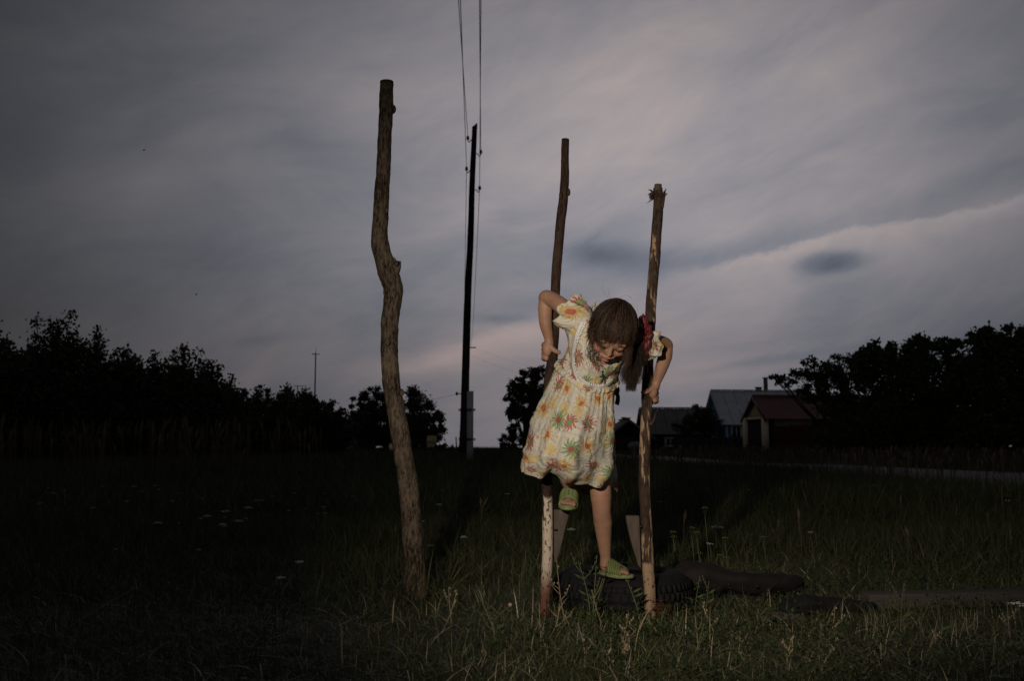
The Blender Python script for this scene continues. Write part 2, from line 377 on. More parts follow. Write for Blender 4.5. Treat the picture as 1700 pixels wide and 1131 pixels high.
# clover and small broad leaves between the blades
def leaf_mesh(name, C_, size, mtl, tint, up=.35, parent=None, label=None, cat=None, kind=None, asp=.5, group=None, face=None):
    n = len(C_); a = rng.normal(size=(n, 3)); a[:, 2] += up; a /= np.linalg.norm(a, axis=1)[:, None]
    b = np.cross(a, rng.normal(size=(n, 3))); b /= np.linalg.norm(b, axis=1)[:, None]
    s = (size*rng.uniform(.6, 1.3, n))[:, None]
    V = np.stack([C_, C_+a*s*.5+b*s*asp*.5, C_+a*s, C_+a*s*.5-b*s*asp*.5], 1).reshape(-1, 3)
    F = np.arange(n)[:, None]*4+np.arange(4)[None]
    o = link(name, mesh_np(name, V, F, False, np.repeat(tint, 4)), parent, mtl)
    return tag(o, label, cat, group, kind)
n = 26000; y = rng.uniform(2.6, 5.6, n); x = rng.uniform(-.2, .56, n)*y; k = (patch(x, y, 1.7, 7)+np.clip((x/y-.16)*2.4, -.4, .22) > .50) & (np.hypot(x-TIRE.x, y-TIRE.y) > TIRE_R); x, y = x[k], y[k]
leaf_mesh('clover', np.stack([x, y, gz_np(x, y)+rng.uniform(.005, .10, len(x))*(.5+patch(x, y, 4, 1))], -1), .0125, gcl, rng.uniform(.10, .64, len(x)), .5, label='low clover and small weeds spread through the foreground grass', cat='clover', kind='stuff', asp=.75)
# tall dry reed grass in front of the left shrubs and by the fence
def seedgrass(name, n, yr, xr, h, label, wid=.02):
    y = rng.uniform(*yr, n); x = rng.uniform(*xr, n)*y; keep = patch(x, y, .9, 4)+rng.random(n)*.6 > .55; x, y = x[keep], y[keep]; n = len(x)
    hh = h*rng.uniform(.55, 1.1, n); z = gz_np(x, y); dx = rng.normal(0, .10, n)*hh; dy = rng.normal(0, .05, n)*hh
    V = []; 
    P0 = np.stack([x, y, z], -1); P1 = P0+np.stack([dx*.4, dy*.4, hh*.72], -1); P2 = P0+np.stack([dx, dy, hh], -1); ex = np.array([[1,0,0.]])
    s1 = wid*.16; s2 = wid*.75; mid = P1*.45+P2*.55
    V = np.stack([P0-ex*s1, P0+ex*s1, P1-ex*s1, P1+ex*s1, mid-ex*s2, mid+ex*s2, P2], 1).reshape(-1, 3); b = np.arange(n)[:, None]*7
    Q = np.concatenate([np.concatenate([b, b+1, b+3, b+2], 1), np.concatenate([b+2, b+3, b+5, b+4], 1)]); T = np.concatenate([b+4, b+5, b+6], 1)
    me = mesh_np(name, V, [Q, T], False, np.repeat(rng.uniform(.2, .95, n), 7)); tag(link(name, me, None, dry), label, 'dry grass', kind='stuff')
seedgrass('tall_grass', 330, (15, 23), (-.53, -.19), 1.05, 'tall pale reed grass standing in front of the dark shrubs on the left', .035)
seedgrass('tall_grass', 1100, (24, 38), (.12, .56), .42, 'brown dry grass along the far side of the dirt road', .045)
seedgrass('tall_grass', 90, (6, 14), (-.5, .5), .30, 'thin dry stalks scattered through the dark meadow', .012)
seedgrass('tall_grass', 350, (17, 23), (.33, .56), .55, 'dry grass tufts on the road verge below the big trees', .03)

# ================================================================ SHRUBS AND TREES
lf = foliage('leaves', [(0,(.034,.044,.022)), (.5,(.055,.070,.033)), (1,(.085,.102,.048))], .6, .2)
wood_dark = varied('dark_branch', (.03,.025,.02), (.055,.045,.035), 20)
def shrub(name, label, group, x, y, wdt, h, nsh, leaf, n_leaf, cat='shrub', rag=.3, fill=1.0):
    r = thing(name, label, cat, group, (x, y, gz(x, y)-.02)); st = MB(); pts = []
    for i in range(nsh):
        a = random.uniform(0, 2*math.pi); rr = (random.random()**.5)*wdt*.5
        topz = h*(1-.42*(rr/(wdt*.5))**2)*(1-rag*random.random())
        b = Vector((0, 0, -.02)); e = Vector((math.cos(a)*rr, math.sin(a)*rr*.8, topz))
        m_ = (b+e)*.5+Vector((random.uniform(-.1,.1), random.uniform(-.1,.1), topz*.08))*wdt*.4
        path = catmull([b, m_, e], 4); st.tube(path, [.02*h/3*(1-.85*j/8)+.004 for j in range(9)], 4, False)
        for _ in range(n_leaf):
            t = random.random()**.7; q = b.lerp(m_, t*2) if t < .5 else m_.lerp(e, t*2-1)
            sp = (.26*h*.32)*(1.08-t)+.045
            pts.append((q.x+random.gauss(0, sp), q.y+random.gauss(0, sp), max(.02, q.z+random.gauss(0, sp*.7))))
    leaf_mesh('foliage', np.array(pts), leaf, lf, rng.uniform(0, 1, len(pts)), .3, r, asp=.62)
    st.build('stems', wood_dark, r); return r
LS = [ # px, top py, Y, width m, desc
 (-18,520,24,2.6,'broad dark shrub cut by the left edge of the photo'),(48,526,25,2.3,'dark leafy shrub second from the left edge'),(97,502,25,1.9,'tallest shrub of the left thicket with a thin leafy tip'),
 (148,528,26,1.9,'leafy shrub just right of the tallest one in the left thicket'),(196,562,26.5,1.8,'rounded shrub between the two high tips of the left thicket'),(248,574,27,1.8,'dark shrub left of the twin tip shrub in the thicket'),
 (303,556,27,1.6,'slim shrub with a raised leafy tip over the middle of the left thicket'),(338,582,28,1.5,'narrow leaning shrub where the left thicket starts to drop'),(377,620,30,1.8,'lower shrub at the step of the left thicket'),
 (425,640,34,3.2,'low shrub under the sloping end of the left thicket'),(468,640,38,3.4,'rounded shrub left of the small roof aerial'),(515,652,41,3.2,'rounded shrub at the foot of the distant mast'),(552,688,43,2.4,'last low shrub at the right end of the left thicket')]
for i, (px, py, Y, wd, lb) in enumerate(LS):
    p = P(px, py, Y); h = p.z-gz(p.x, Y); far = Y > 32
    shrub('shrub', lb, 'dark shrubs of the thicket on the left', p.x, Y, wd*1.15, h*1.04, 26 if not far else 32, .11 if not far else .13, 300 if not far else 330, rag=.30 if not far else .12)
for i, px in enumerate((20, 110, 205, 300, 385)):   # second row behind closes the thicket
    Y = 28+i*1.2; p = P(px, (575, 560, 590, 605, 650)[i], Y)
    shrub('shrub', ('dense shrub filling the thicket behind the left edge', 'dense shrub filling the thicket behind the tallest tip', 'dense shrub filling the gap right of the tallest tips', 'dense shrub behind the slim raised tip of the thicket', 'dense shrub behind the step of the left thicket')[i], 'dark shrubs of the thicket on the left', p.x, Y, 3.2, p.z, 26, .15, 260, rag=.15)
def crown_tree(name, label, group, px, base_py, Y, blobs, leaf, nl, cat='tree', trunk=.12, seed=0, spread=.9, twigs=30):
    """blobs: (px, py, rx px, ry px) in the photo, given real depth and thickness"""
    random.seed(seed); s = Y/FPX; b = P(px, base_py, Y); z0 = gz(b.x, Y)
    r = thing(name, label, cat, group, (b.x, Y, z0)); pts = []; tr = MB(); org = Vector((b.x, Y, z0))
    cs = []
    for (bx, by, rx, ry) in blobs+([(px, base_py-32, 30, 26)] if Y > 50 else []):
        c = P(bx, by, Y)-org; c.y += random.uniform(-.3, .3)*rx*s; cs.append(c); n = int(nl*3.6*rx*ry/900)
        nsub = max(9, int(rx*ry/45))
        for _ in range(nsub):   # clumps spread over the lobe, denser near its skin
            v = Vector((random.gauss(0,1), random.gauss(0,1), random.gauss(0,1))).normalized(); q = random.uniform(.1, 1.0)**.6
            cc = Vector((v.x*rx*s*q, v.y*rx*s*q*.9, v.z*ry*s*q)); cr = random.uniform(.16, .36)*(rx+ry)*.5*s
            for _ in range(max(4, n//nsub)):
                g = Vector((random.gauss(0,1), random.gauss(0,1), random.gauss(0,1)*.8))*cr*.55; pts.append(c+cc+g)
            tr.tube([c*.7, (c+c+cc)*.5, c+cc*1.1], [.014*s*rx, .009*s*rx, .004], 4, False)
    pts = [p for p in pts if p.z > .02]
    top = max(cs, key=lambda c: c.z); nb = 5
    tk = MB(); path = [Vector((0,0,-.1)), Vector((random.uniform(-.1,.1), 0, top.z*.3)), Vector((top.x*.4, top.y*.4, top.z*.65)), top]
    tk.tube(catmull(path, 5), np.linspace(trunk, trunk*.2, 16), 8)
    for c in cs: tk.tube(catmull([Vector((0,0,top.z*.15)), c*.5+Vector((0,0,.1)), c], 4), np.linspace(trunk*.45, trunk*.08, 9), 5, False)
    leaf_mesh('crown', np.array([tuple(p) for p in pts]), leaf, lf, rng.uniform(0, 1, len(pts)), .2, r, asp=.6)
    tk.build('trunk', wood_dark, r); tr.build('branches', wood_dark, r); return r
crown_tree('tree', 'round dark tree left of the crooked post', None, 610, 745, 62, [(603,695,26,34),(622,678,32,32),(640,705,34,34),(596,668,16,18),(628,655,18,14),(612,725,34,24),(645,728,34,22)], .14, 1100, seed=1, trunk=.2)
crown_tree('tree', 'round dark tree just right of the crooked post', None, 690, 748, 60, [(680,665,28,22),(700,690,32,34),(722,700,14,26),(675,710,34,30),(712,722,28,20),(732,712,10,14),(690,730,40,20)], .14, 1100, seed=2, trunk=.2)
crown_tree('tree', 'small feathery tree behind the left stilt', None, 872, 760, 42, [(865,640,20,26),(885,625,18,14),(900,660,26,34),(872,680,26,26),(850,650,12,14),(853,712,13,10),(868,625,12,12),(890,700,26,28),(895,735,24,20),(915,690,20,40),(848,672,14,16),(845,728,16,14),(895,618,16,10),(870,735,26,16),(858,690,18,20),(880,660,24,30)], .09, 1100, seed=3)
crown_tree('tree', 'dark tree on the far right rising highest against the sky', None, 1690, 770, 33, [(1680,570,30,32),(1640,590,44,44),(1630,556,20,12),(1700,610,60,60),(1650,660,60,60),(1730,580,40,40),(1790,620,60,70),(1610,640,40,50),(1640,720,60,40),(1720,710,60,40)], .15, 430, seed=4, trunk=.16)
crown_tree('tree', 'wide dark tree in the middle of the trees on the right', None, 1530, 765, 35, [(1500,610,44,40),(1545,592,40,34),(1470,580,28,16),(1580,575,24,18),(1520,660,60,54),(1590,640,36,50),(1450,610,36,34),(1480,690,60,44),(1570,700,50,40),(1500,735,60,24),(1590,735,40,24)], .15, 430, seed=5, trunk=.16)
crown_tree('tree', 'dark tree whose leafy branches hang over the red garage roof', None, 1400, 765, 37, [(1400,620,40,34),(1365,632,34,26),(1420,596,28,16),(1330,626,26,15),(1300,634,20,9),(1286,627,11,5),(1345,655,26,18),(1400,670,44,34),(1445,650,40,50),(1410,710,44,32),(1350,604,20,9),(1440,735,36,20)], .13, 360, seed=6, trunk=.14)
for (px, py, rx, lb) in ((1375, 560, 6,''),):
    pass
crown_tree('tree', 'dark bush like tree between the grey roof and the blue house', None, 1160, 745, 62, [(1160,690,24,18),(1145,700,22,22),(1172,705,16,26),(1150,725,34,16),(1130,715,16,16)], .16, 620, seed=7)
shrub('shrub', 'small dark bush on the field crest right of the utility pole', None, P(835,745,60).x, 60, 1.2, .55, 8, .14, 60)
shrub('shrub', 'low dark hump of bush at the foot of the right hand round tree', None, P(735,745,55).x, 55, 2.2, .5, 10, .14, 90)
shrub('shrub', 'dark bush at the village edge behind the grey shed', None, P(1215,735,48).x, 48, 1.3, .9, 10, .13, 80)

# ================================================================ HOUSES
def basis(p0, p1):   # ground direction from p0 to p1
    d = Vector((p1[0]-p0[0], p1[1]-p0[1], 0)); L_ = d.length; d.normalize(); return d, Vector((-d.y, d.x, 0)), L_
blue = varied('blue_board', (.05,.19,.36), (.08,.25,.43), 3); blue2 = varied('pale_blue_trim', (.34,.46,.56), (.44,.56,.64), 5)
slate = varied('grey_slate_sheet', (.46,.465,.48), (.60,.60,.60), 1.5); slate_d = varied('mossy_slate_sheet', (.12,.12,.11), (.18,.175,.16), 1.5)
redr = varied('red_metal_roof', (.11,.038,.036), (.16,.050,.048), 1.2, .5, .4); cream = varied('cream_plaster', (.72,.61,.41), (.80,.70,.50), 2)
brown = varied('brown_gate', (.035,.02,.018), (.06,.035,.03), 2); maroon = varied('maroon_fence_sheet', (.045,.008,.008), (.07,.014,.013), 2, .5)
logm = varied('dark_log_wall', (.02,.016,.013), (.04,.032,.026), 3); wfm = varied('white_window_frame', (.45,.45,.44), (.6,.6,.58), 6)
brick_m = varied('pale_brick', (.16,.13,.10), (.24,.20,.15), 3)
glass = mat('window_glass', (.02,.025,.03), .08, .5)
def gable_house(name, label, Y, px0, px1, depth, wall_h, roof_h, over, wall, roofm, gable, yaw, cols, rows, cat='house', windows=(), extra=None, sheet_gap=.03, gable_w=None):
    """gable end centred on px0 at distance Y, ridge runs towards px1 side; yaw turns it"""
    g = P(px0, 740, Y); z0 = gz(g.x, Y)-.15; r = thing(name, label, cat, None, (g.x, Y, z0)); r.rotation_euler.z = yaw
    W2 = gable_w/2; Ln = depth   # local: x along ridge, y across
    wb = MB(); wb.poly([(0,-W2,0),(Ln,-W2,0),(Ln,-W2,wall_h),(0,-W2,wall_h)], .15, (0,1,0)); wb.poly([(0,W2,0),(Ln,W2,0),(Ln,W2,wall_h),(0,W2,wall_h)], .15, (0,-1,0))
    wb.poly([(0,-W2+.151,0),(0,W2-.151,0),(0,W2-.151,wall_h),(0,-W2+.151,wall_h)], .15, (1,0,0)); wb.poly([(Ln,-W2+.151,0),(Ln,W2-.151,0),(Ln,W2-.151,wall_h),(Ln,-W2+.151,wall_h)], .15, (-1,0,0))
    wb.build('wall', wall, r, False)
    nb_ = 14   # gable boards as separate planks
    gb = None
    if gable:
        for i in range(nb_):
            ya = -W2+2*W2*i/nb_+.01; yb = -W2+2*W2*(i+1)/nb_-.01
            za = roof_h*(1-abs(ya)/W2); zb = roof_h*(1-abs(yb)/W2)
            me = MB().poly([(-.03,ya,wall_h),(-.03,yb,wall_h),(-.03,yb,wall_h+max(zb,.02)),(-.03,ya,wall_h+max(za,.02))], .03 if i % 2 else .04, (1,0,0)).build('gable_board', gable, r, False)
    for xx, nn_ in ((.01, 1), (Ln-.01, -1)): MB().poly([(xx,-W2,wall_h+.004),(xx,W2,wall_h+.004),(xx,0,wall_h+roof_h-.02)], .06, (nn_,0,0)).build('gable', gable or wall, r, False)
    # roof: sheets laid in courses
    rf = MB(); sl = math.hypot(W2+over, roof_h*(W2+over)/W2); kk = roof_h/W2
    rf.box((Ln/2, 0, wall_h+roof_h+.09), (Ln+2*over, .22, .06))
    for sy in (-1, 1):   # barge boards
        for xx in (-over, Ln+over): rf.poly([(xx, 0, wall_h+roof_h+.05), (xx, sy*(W2+over), wall_h+roof_h-kk*(W2+over)+.05), (xx, sy*(W2+over), wall_h+roof_h-kk*(W2+over)-.14), (xx, 0, wall_h+roof_h-.14)], .05, (-1 if xx < 0 else 1,0,0))
    ro = rf.build('roof', roofm, r, False)
    sheet = None
    for sy in (-1, 1):
        for j in range(rows):
            for i in range(cols):
                xa = -over+(Ln+2*over)*i/cols+sheet_gap/2; xb = -over+(Ln+2*over)*(i+1)/cols-sheet_gap/2
                a = (W2+over)*j/rows; b = (W2+over)*(j+1)/rows+.05
                za = wall_h+roof_h-kk*a+.035; zb = wall_h+roof_h-kk*b+.055
                nseg = 7; V = []
                for q in range(nseg+1):
                    xx = xa+(xb-xa)*q/nseg; dz = .022*(q % 2)
                    V += [(xx, sy*a, za+dz), (xx, sy*b, zb+dz)]
                F = [(2*q, 2*q+2, 2*q+3, 2*q+1) if sy < 0 else (2*q, 2*q+1, 2*q+3, 2*q+2) for q in range(nseg)]
                MB().add(V, F).build('roof_sheet', roofm, ro, False)
    for (side, u, zc, ww, hh) in windows:   # side 'long' = facing -y, 'end' = gable end
        f = MB(); pn = MB(); fw = .12
        def q(a, z, o): return (a, -W2-o, z) if side == 'long' else (-o, a, z)
        for (a0, a1, b0, b1) in ((u-ww/2, u+ww/2, zc-hh/2, zc-hh/2+fw), (u-ww/2, u+ww/2, zc+hh/2-fw, zc+hh/2), (u-ww/2, u-ww/2+fw, zc-hh/2+fw, zc+hh/2-fw), (u+ww/2-fw, u+ww/2, zc-hh/2+fw, zc+hh/2-fw), (u-.03, u+.03, zc-hh/2+fw, zc+hh/2-fw)):
            nn = (0,-1,0) if side == 'long' else (-1,0,0)
            f.poly([q(a0,b0,.002), q(a1,b0,.002), q(a1,b1,.002), q(a0,b1,.002)], .07, nn)
        wn = f.build('window', wfm, r, False)
        pn.poly([q(u-ww/2+fw,zc-hh/2+fw,.004), q(u+ww/2-fw,zc-hh/2+fw,.004), q(u+ww/2-fw,zc+hh/2-fw,.004), q(u-ww/2+fw,zc+hh/2-fw,.004)], .012, (0,-1,0) if side == 'long' else (-1,0,0)); pn.build('pane', glass, wn, False)
    if extra: extra(r, Ln, W2, wall_h, roof_h)
    return r
def chim(px_list):
    def f(r, Ln, W2, wh, rh):
        for (x, h_, w_) in px_list:
            c = MB().box((x, .15, wh+rh+h_/2), (w_, w_, h_)); c.box((x, .15, wh+rh+h_+.03), (w_*1.35, w_*1.35, .06)); c.build('chimney', brick_m, r, False)
    return f
# blue house: gable end left (px 1150..1203), long roof to the right. yaw: ridge nearly parallel to the picture
def blue_extra(r, Ln, W2, wh, rh):
    chim([(3.6, .9, .22), (3.1, .25, .3)])(r, Ln, W2, wh, rh)
    for yy in (-W2-.01,): 
        for x in (.1, 1.5, 2.9, 4.3): MB().box((x, yy-.03, wh/2), (.16, .06, wh-.02)).build('corner_board', blue2, r, False)
    MB().box((-.35, 0, wh+.08), (.5, 2*W2+.6, .08)).build('gable_cornice', blue2, r, False)
gable_house('house', 'blue wooden house with a grey sheet roof behind the red roofed garage', 66, 1188, 1300, 6.2, 2.1, 2.0, .25, blue, slate, blue, R(7), 9, 3, windows=(('long', .75, 1.35, .75, 1.0), ('long', 2.2, 1.35, .75, 1.0), ('long', 3.6, 1.35, .75, 1.0)), extra=blue_extra, gable_w=3.8)
gable_house('house', 'dark log house with a mossy grey roof and one small white framed window', 64, 1070, 1180, 3.9, 1.45, 1.45, .3, logm, slate_d, logm, R(0), 6, 2, windows=(('long', 1.35, .78, .75, .62),), gable_w=4.0)
gable_house('shed', 'low black gabled shed between the girl and the right stilt', 58, 1044, 1044, 4.5, 1.15, .95, .25, logm, slate_d, logm, R(90), 3, 2, cat='shed', extra=chim([(1.2, .12, .2)]), gable_w=2.6)
def garage_extra(r, Ln, W2, wh, rh):
    for sy in (-1, 1): MB().box((-.13, sy*(W2-.16), wh/2), (.22, .34, wh-.02)).build('pillar', cream, r, False)
    g = MB().box((-.06, 0, (wh-.15)/2), (.06, 2*W2-.68, wh-.15)).build('gate', brown, r, False)
    n = 10
    for i in range(n):
        y = -(W2-.36)+(2*W2-.72)*(i+.5)/n
        MB().box((-.11, y, (wh-.15)/2), (.035, (2*W2-.72)/n-.02, wh-.2)).build('plank', brown, g, False)
    MB().box((-.13, 0, wh-.08), (.2, 2*W2-.66, .12)).build('lintel', cream, r, False)
    MB().box((1.2, -W2-.02, wh*.62), (1.9, .04, wh*.7)).build('brick_panel', brick_m, r, False)
gable_house('garage', 'cream garage with a red metal roof and a brown plank gate', 48, 1259, 1380, 6.2, 1.95, .95, .22, logm, redr, cream, R(9), 12, 1, cat='garage', extra=garage_extra, gable_w=2.6, sheet_gap=.012)
for px, tp, lb in ((1455,700,'dense undergrowth at the left foot of the wide dark tree'),(1520,695,'dense undergrowth beneath the middle of the wide dark tree'),(1585,690,'dense undergrowth between the wide tree and the highest tree'),(1645,690,'dense undergrowth at the foot of the highest tree'),(1705,690,'dense undergrowth at the right edge under the highest tree'),(1395,705,'dense undergrowth under the tree leaning over the garage')):
    p = P(px, tp, 36); shrub('shrub', lb, 'undergrowth below the trees on the right', p.x, 36, 2.0, p.z, 20, .14, 190, rag=.2)
# maroon sheet fence from the garage to the right
a = P(1287, 740, 46.5); b = P(1560, 740, 37); d, nn, Lf = basis(a, b); fr = thing('fence', 'long maroon sheet metal fence beside the red roofed garage', 'fence', None, (a.x, a.y, gz(a.x, a.y)-.1)); fr.rotation_euler.z = math.atan2(d.y, d.x)
npn = 9
for i in range(npn):
    x0 = Lf*i/npn+.02; x1 = Lf*(i+1)/npn-.02; V = []; ns = 24
    for q in range(ns+1):
        xx = x0+(x1-x0)*q/ns; yy = .02*(1 if (q//2) % 2 else -1); V += [(xx, yy, .05), (xx, yy, 1.42+.02*math.sin(i*1.7))]
    MB().add(V, [(2*q, 2*q+2, 2*q+3, 2*q+1) for q in range(ns)]).build('fence_panel', maroon, fr, False)
    MB().box((x0-.02, .06, .75), (.07, .07, 1.5)).build('post', brown, fr, False)
for z in (.35, 1.15): MB().box((Lf/2, .045, z), (Lf, .03, .06)).build('rail', brown, fr, False)
# low plank fence before the blue house
a = P(1118, 740, 56); b = P(1240, 740, 51); d, nn, Lf = basis(a, b); fr = thing('fence', 'low weathered plank fence in front of the blue house', 'fence', None, (a.x, a.y, gz(a.x, a.y)-.1)); fr.rotation_euler.z = math.atan2(d.y, d.x)
npk = 32; pk = None
for i in range(npk):
    if pk is None: pk = MB().box((0,0,.5), (Lf/npk-.02, .025, 1.0)).build('plank', logm, fr, False); o = pk
    else: o = pk.copy(); C.objects.link(o); o.parent = fr
    o.location = (Lf*(i+.5)/npk, 0, .03*math.sin(i*2.3))
for z in (.3, .8): MB().box((Lf/2, .035, z), (Lf, .035, .07)).build('rail', logm, fr, False)

# ---- things at the far edge of the field, left
metal = mat('grey_metal', (.10,.10,.11), .5, .4); white_p = varied('white_paint', (.50,.49,.50), (.62,.61,.62), 2); darkw = mat('dark_steel', (.02,.02,.022), .6)
p = P(521, 740, 75); mst = thing('antenna_mast', 'tall thin mast with a short crossbar rising behind the left shrubs', 'mast', None, (p.x, 75, gz(p.x, 75)))
hm = P(521, 586, 75).z-mst.location.z
MB().tube([(0,0,0), (0,0,hm*.5), (0,0,hm)], [.075,.06,.045], 8).build('pole', metal, mst); MB().box((0,0,hm-.1), (.62,.05,.05)).build('crossbar', metal, mst, False); MB().tube([(0,0,hm), (0,0,hm+.4)], .015, 5).build('whip', metal, mst)
p = P(492, 740, 60); an = thing('roof_aerial', 'small television aerial poking over the left shrubs beside the mast', 'aerial', None, (p.x, 60, gz(p.x, 60)))
ha = P(492, 640, 60).z-an.location.z
MB().tube([(0,0,0), (0,0,ha)], .03, 6).build('pole', metal, an); bo = MB().box((.15,0,ha-.05), (.75,.03,.03)).build('boom', metal, an, False)
for k in range(5): MB().box((-.2+.17*k, 0, ha-.05), (.02,.5-.05*k,.02)).build('element', metal, bo, False)
p = P(588, 740, 88); bd = thing('building', 'small pale flat roofed building far off at the left end of the field', 'building', None, (p.x, 88, gz(p.x, 88)-.1))
MB().box((0,2,1.25), (2.2,4,2.5)).build('wall', white_p, bd, False); MB().box((0,2,2.56), (2.5,4.3,.12)).build('roof', metal, bd, False)
for xx in (-.5, .5):
    wn = MB().box((xx,-.03,1.35), (.55,.06,1.0)).build('window', wfm, bd, False); MB().box((xx,-.07,1.35), (.42,.02,.86)).build('pane', glass, wn, False)
car_w = mat('white_car_paint', (.42,.42,.42), .3, .5); car_b = mat('blue_grey_car_paint', (.12,.17,.19), .3, .5); rub = mat('tyre_rubber_far', (.02,.02,.02), .9)
def car(label, px, Y, yaw, paint, van=False):
    p = P(px, 740, Y); r = thing('parked_car', label, 'car', 'cars parked at the far end of the field', (p.x, Y, gz(p.x, Y))); r.rotation_euler.z = yaw
    prof = [(-2,.32),(-2.02,.7),(-1.85,.88),(-1.15,.95),(1.25,.93),(1.9,.82),(2.05,.62),(2.02,.32)] if not van else [(-2.2,.35),(-2.25,1.0),(-2.1,1.05),(1.5,1.05),(2.1,.95),(2.25,.7),(2.2,.35)]
    cab = [(-1.5,.94),(-1.05,1.36),(.3,1.40),(.95,.93)] if not van else [(-2.15,1.05),(-2.05,1.75),(1.0,1.8),(1.55,1.05)]
    b_ = MB().poly([(x,-.8,z) for x, z in prof], 1.6, (0,1,0)); b_.build('body', paint, r, False)
    MB().poly([(x,-.68,z) for x, z in cab], 1.36, (0,1,0)).build('cabin', paint, r, False)
    zc = (cab[1][1]+cab[0][1])/2
    for sy in (-1, 1):
        for x0, x1 in ((cab[1][0]-.1, -.35), (-.25, cab[2][0]+.15)):
            MB().box(((x0+x1)/2, sy*.69, zc), (abs(x1-x0), .03, .28)).build('window', glass, r, False)
        for xx in (-1.25, 1.3):
            w_ = MB().tube([(xx, sy*.62, .31), (xx, sy*.82, .31)], .31, 16).build('wheel', rub, r); MB().tube([(xx, sy*.82, .31), (xx, sy*.835, .31)], .18, 12).build('rim', metal, w_)
        MB().box((2.03, sy*.6, .68), (.05, .25, .12)).build('headlight', wfm, r, False)
car('pale car with a rounded roof parked left of the crooked post base', 618, 84, R(6), car_w)
car('blue grey van parked in front of the small pale building', 588, 80, R(-4), car_b, True)
p = P(716.5, 741, 58); br = thing('barrel', 'pale yellow barrel standing under the tree right of the crooked post', 'barrel', None, (p.x, 58, gz(p.x, 58)))
yb = varied('yellow_barrel', (.42,.33,.15), (.52,.42,.22), 3); MB().tube([(0,0,0),(0,0,.28),(0,0,.3),(0,0,.32),(0,0,.62),(0,0,.64),(0,0,.66),(0,0,.92)], [.29,.29,.31,.29,.29,.31,.29,.28], 18).build('drum', yb, br); MB().tube([(0,0,.92),(0,0,.97)], [.25,.23], 18).build('lid', yb, br)
MB().tube([(.1,.02,.97),(.1,.02,1.0)], .035, 10).build('bung', metal, br)
p = P(705, 741, 60); bx = thing('crate', 'small reddish crate beside the pale yellow barrel', 'crate', None, (p.x, 60, gz(p.x, 60)+.45))
MB().box((0,0,-.24),(.5,.4,.42)).build('box_body', varied('faded_red_paint', (.12,.03,.03), (.17,.05,.045), 4), bx, False)
for z in (-.38,-.1): MB().box((0,-.215,z),(.54,.03,.07)).build('slat', brown, bx, False)
for i, (px, Y, h) in enumerate(((757, 52, .85), (765, 58, .7))):
    p = P(px, 745, Y); o = MB().tube([(0,0,0),(.02,0,h*.5),(0,0,h)], [.04,.035,.03], 7).build('fence_post', wood_dark); o.location = (p.x, Y, gz(p.x, Y)); tag(o, ('short stake just left of the utility pole base', 'second thinner stake close against the utility pole base')[i], 'stake', 'stakes beside the utility pole')
# pale stone at the foot of the grass behind the right stilt
p = P(1055, 739, 40); o = MB().ball((0,0,.1), (.33,.25,.2), 10, 7).build('boulder', varied('pale_stone', (.12,.12,.12), (.2,.2,.2), 5)); o.location = (p.x, 40, gz(p.x, 40)+.25); tag(o, 'pale rounded stone in the grass left of the right stilt', 'stone')

# ================================================================ UTILITY POLE
def bark(name, dark, light, pale=None, zpale=None, amount=.5, st=(60,60,9), reddish=None):
    def bl(q):
        o = q.obj(); v = q.map(o, st); f = q.noise(v, 1.0, 6, .7); g = q.noise(q.map(o, (170,170,60)), 1.0, 3, .6)
        big = q.noise(o, 7, 3, .5)
        s = q.m('ADD', q.m('MULTIPLY', f, .75), q.m('MULTIPLY', g, .25)); c = q.ramp(q.m('ADD', s, q.m('MULTIPLY', q.m('SUBTRACT', big, .5), .3)), [(.40, dark), (.60, light)])
        if reddish: c = q.mix(q.step(q.noise(o, 11, 3), .5, .7), c, reddish)
        h = s
        if pale:
            zc = q.n('ShaderNodeSeparateXYZ'); q.l(o, zc.inputs[0]); zz = zc.outputs[2]
            vv = q.noise(q.map(o, (38,38,5.5), (3,1,2)), 1.0, 4, .55); sp = q.noise(q.map(o, (75,75,38)), 1.0, 3, .6); fib = q.noise(q.map(o, (220,220,6)), 1.0, 3, .5)
            mask = 0
            for (z0, z1, am, th) in zpale:   # height ranges where the bark is peeled
                ed = q.m('ADD', zz, q.m('MULTIPLY', q.m('SUBTRACT', vv, .5), .05))
                rg = q.m('MULTIPLY', q.step(ed, z0-.008, z0+.008), q.m('SUBTRACT', 1, q.step(ed, z1-.008, z1+.008)))
                k = q.m('MULTIPLY', rg, q.step(q.m('ADD', vv, am), th-.025, th+.025)); mask = q.m('MAXIMUM', mask, k) if not isinstance(mask, int) else k
            mask = q.m('MULTIPLY', mask, q.m('SUBTRACT', 1, q.m('MULTIPLY', q.step(sp, .58, .63), .85)))
            wc = q.mix(fib, tuple(x*.72 for x in pale), pale); low = q.step(zz, .10, .25); wc = q.mix(low, (.16,.075,.045), wc) if reddish is None else wc
            c = q.mix(mask, c, wc); h = q.m('SUBTRACT', h, q.m('MULTIPLY', mask, .45))
        q.col(c); q.bump(h, 1.0, .008)
    return mat(name, dark, .88, .15, bl)
old = bark('tarred_wood', (.014,.011,.009), (.045,.037,.03), st=(14,14,1.2)); conc = varied('concrete', (.36,.34,.33), (.48,.46,.45), 4, .95, .1)
Yu = 26; b = P(772, 770, Yu); z0 = gz(b.x, Yu); up = thing('utility_pole', 'tall dark wooden utility pole lashed to a grey concrete stub', 'utility pole', None, (b.x, Yu, z0))
def U(px, py, Y=Yu): return P(px, py, Y)-up.location
pth = catmull([U(768.5,752), U(771,700), U(773.5,600), U(777,480), U(781,400), U(784,300), U(788,213)], 6)
MB().tube(pth, np.linspace(.118, .068, len(pth)), 16, jit=.05).build('pole', old, up)
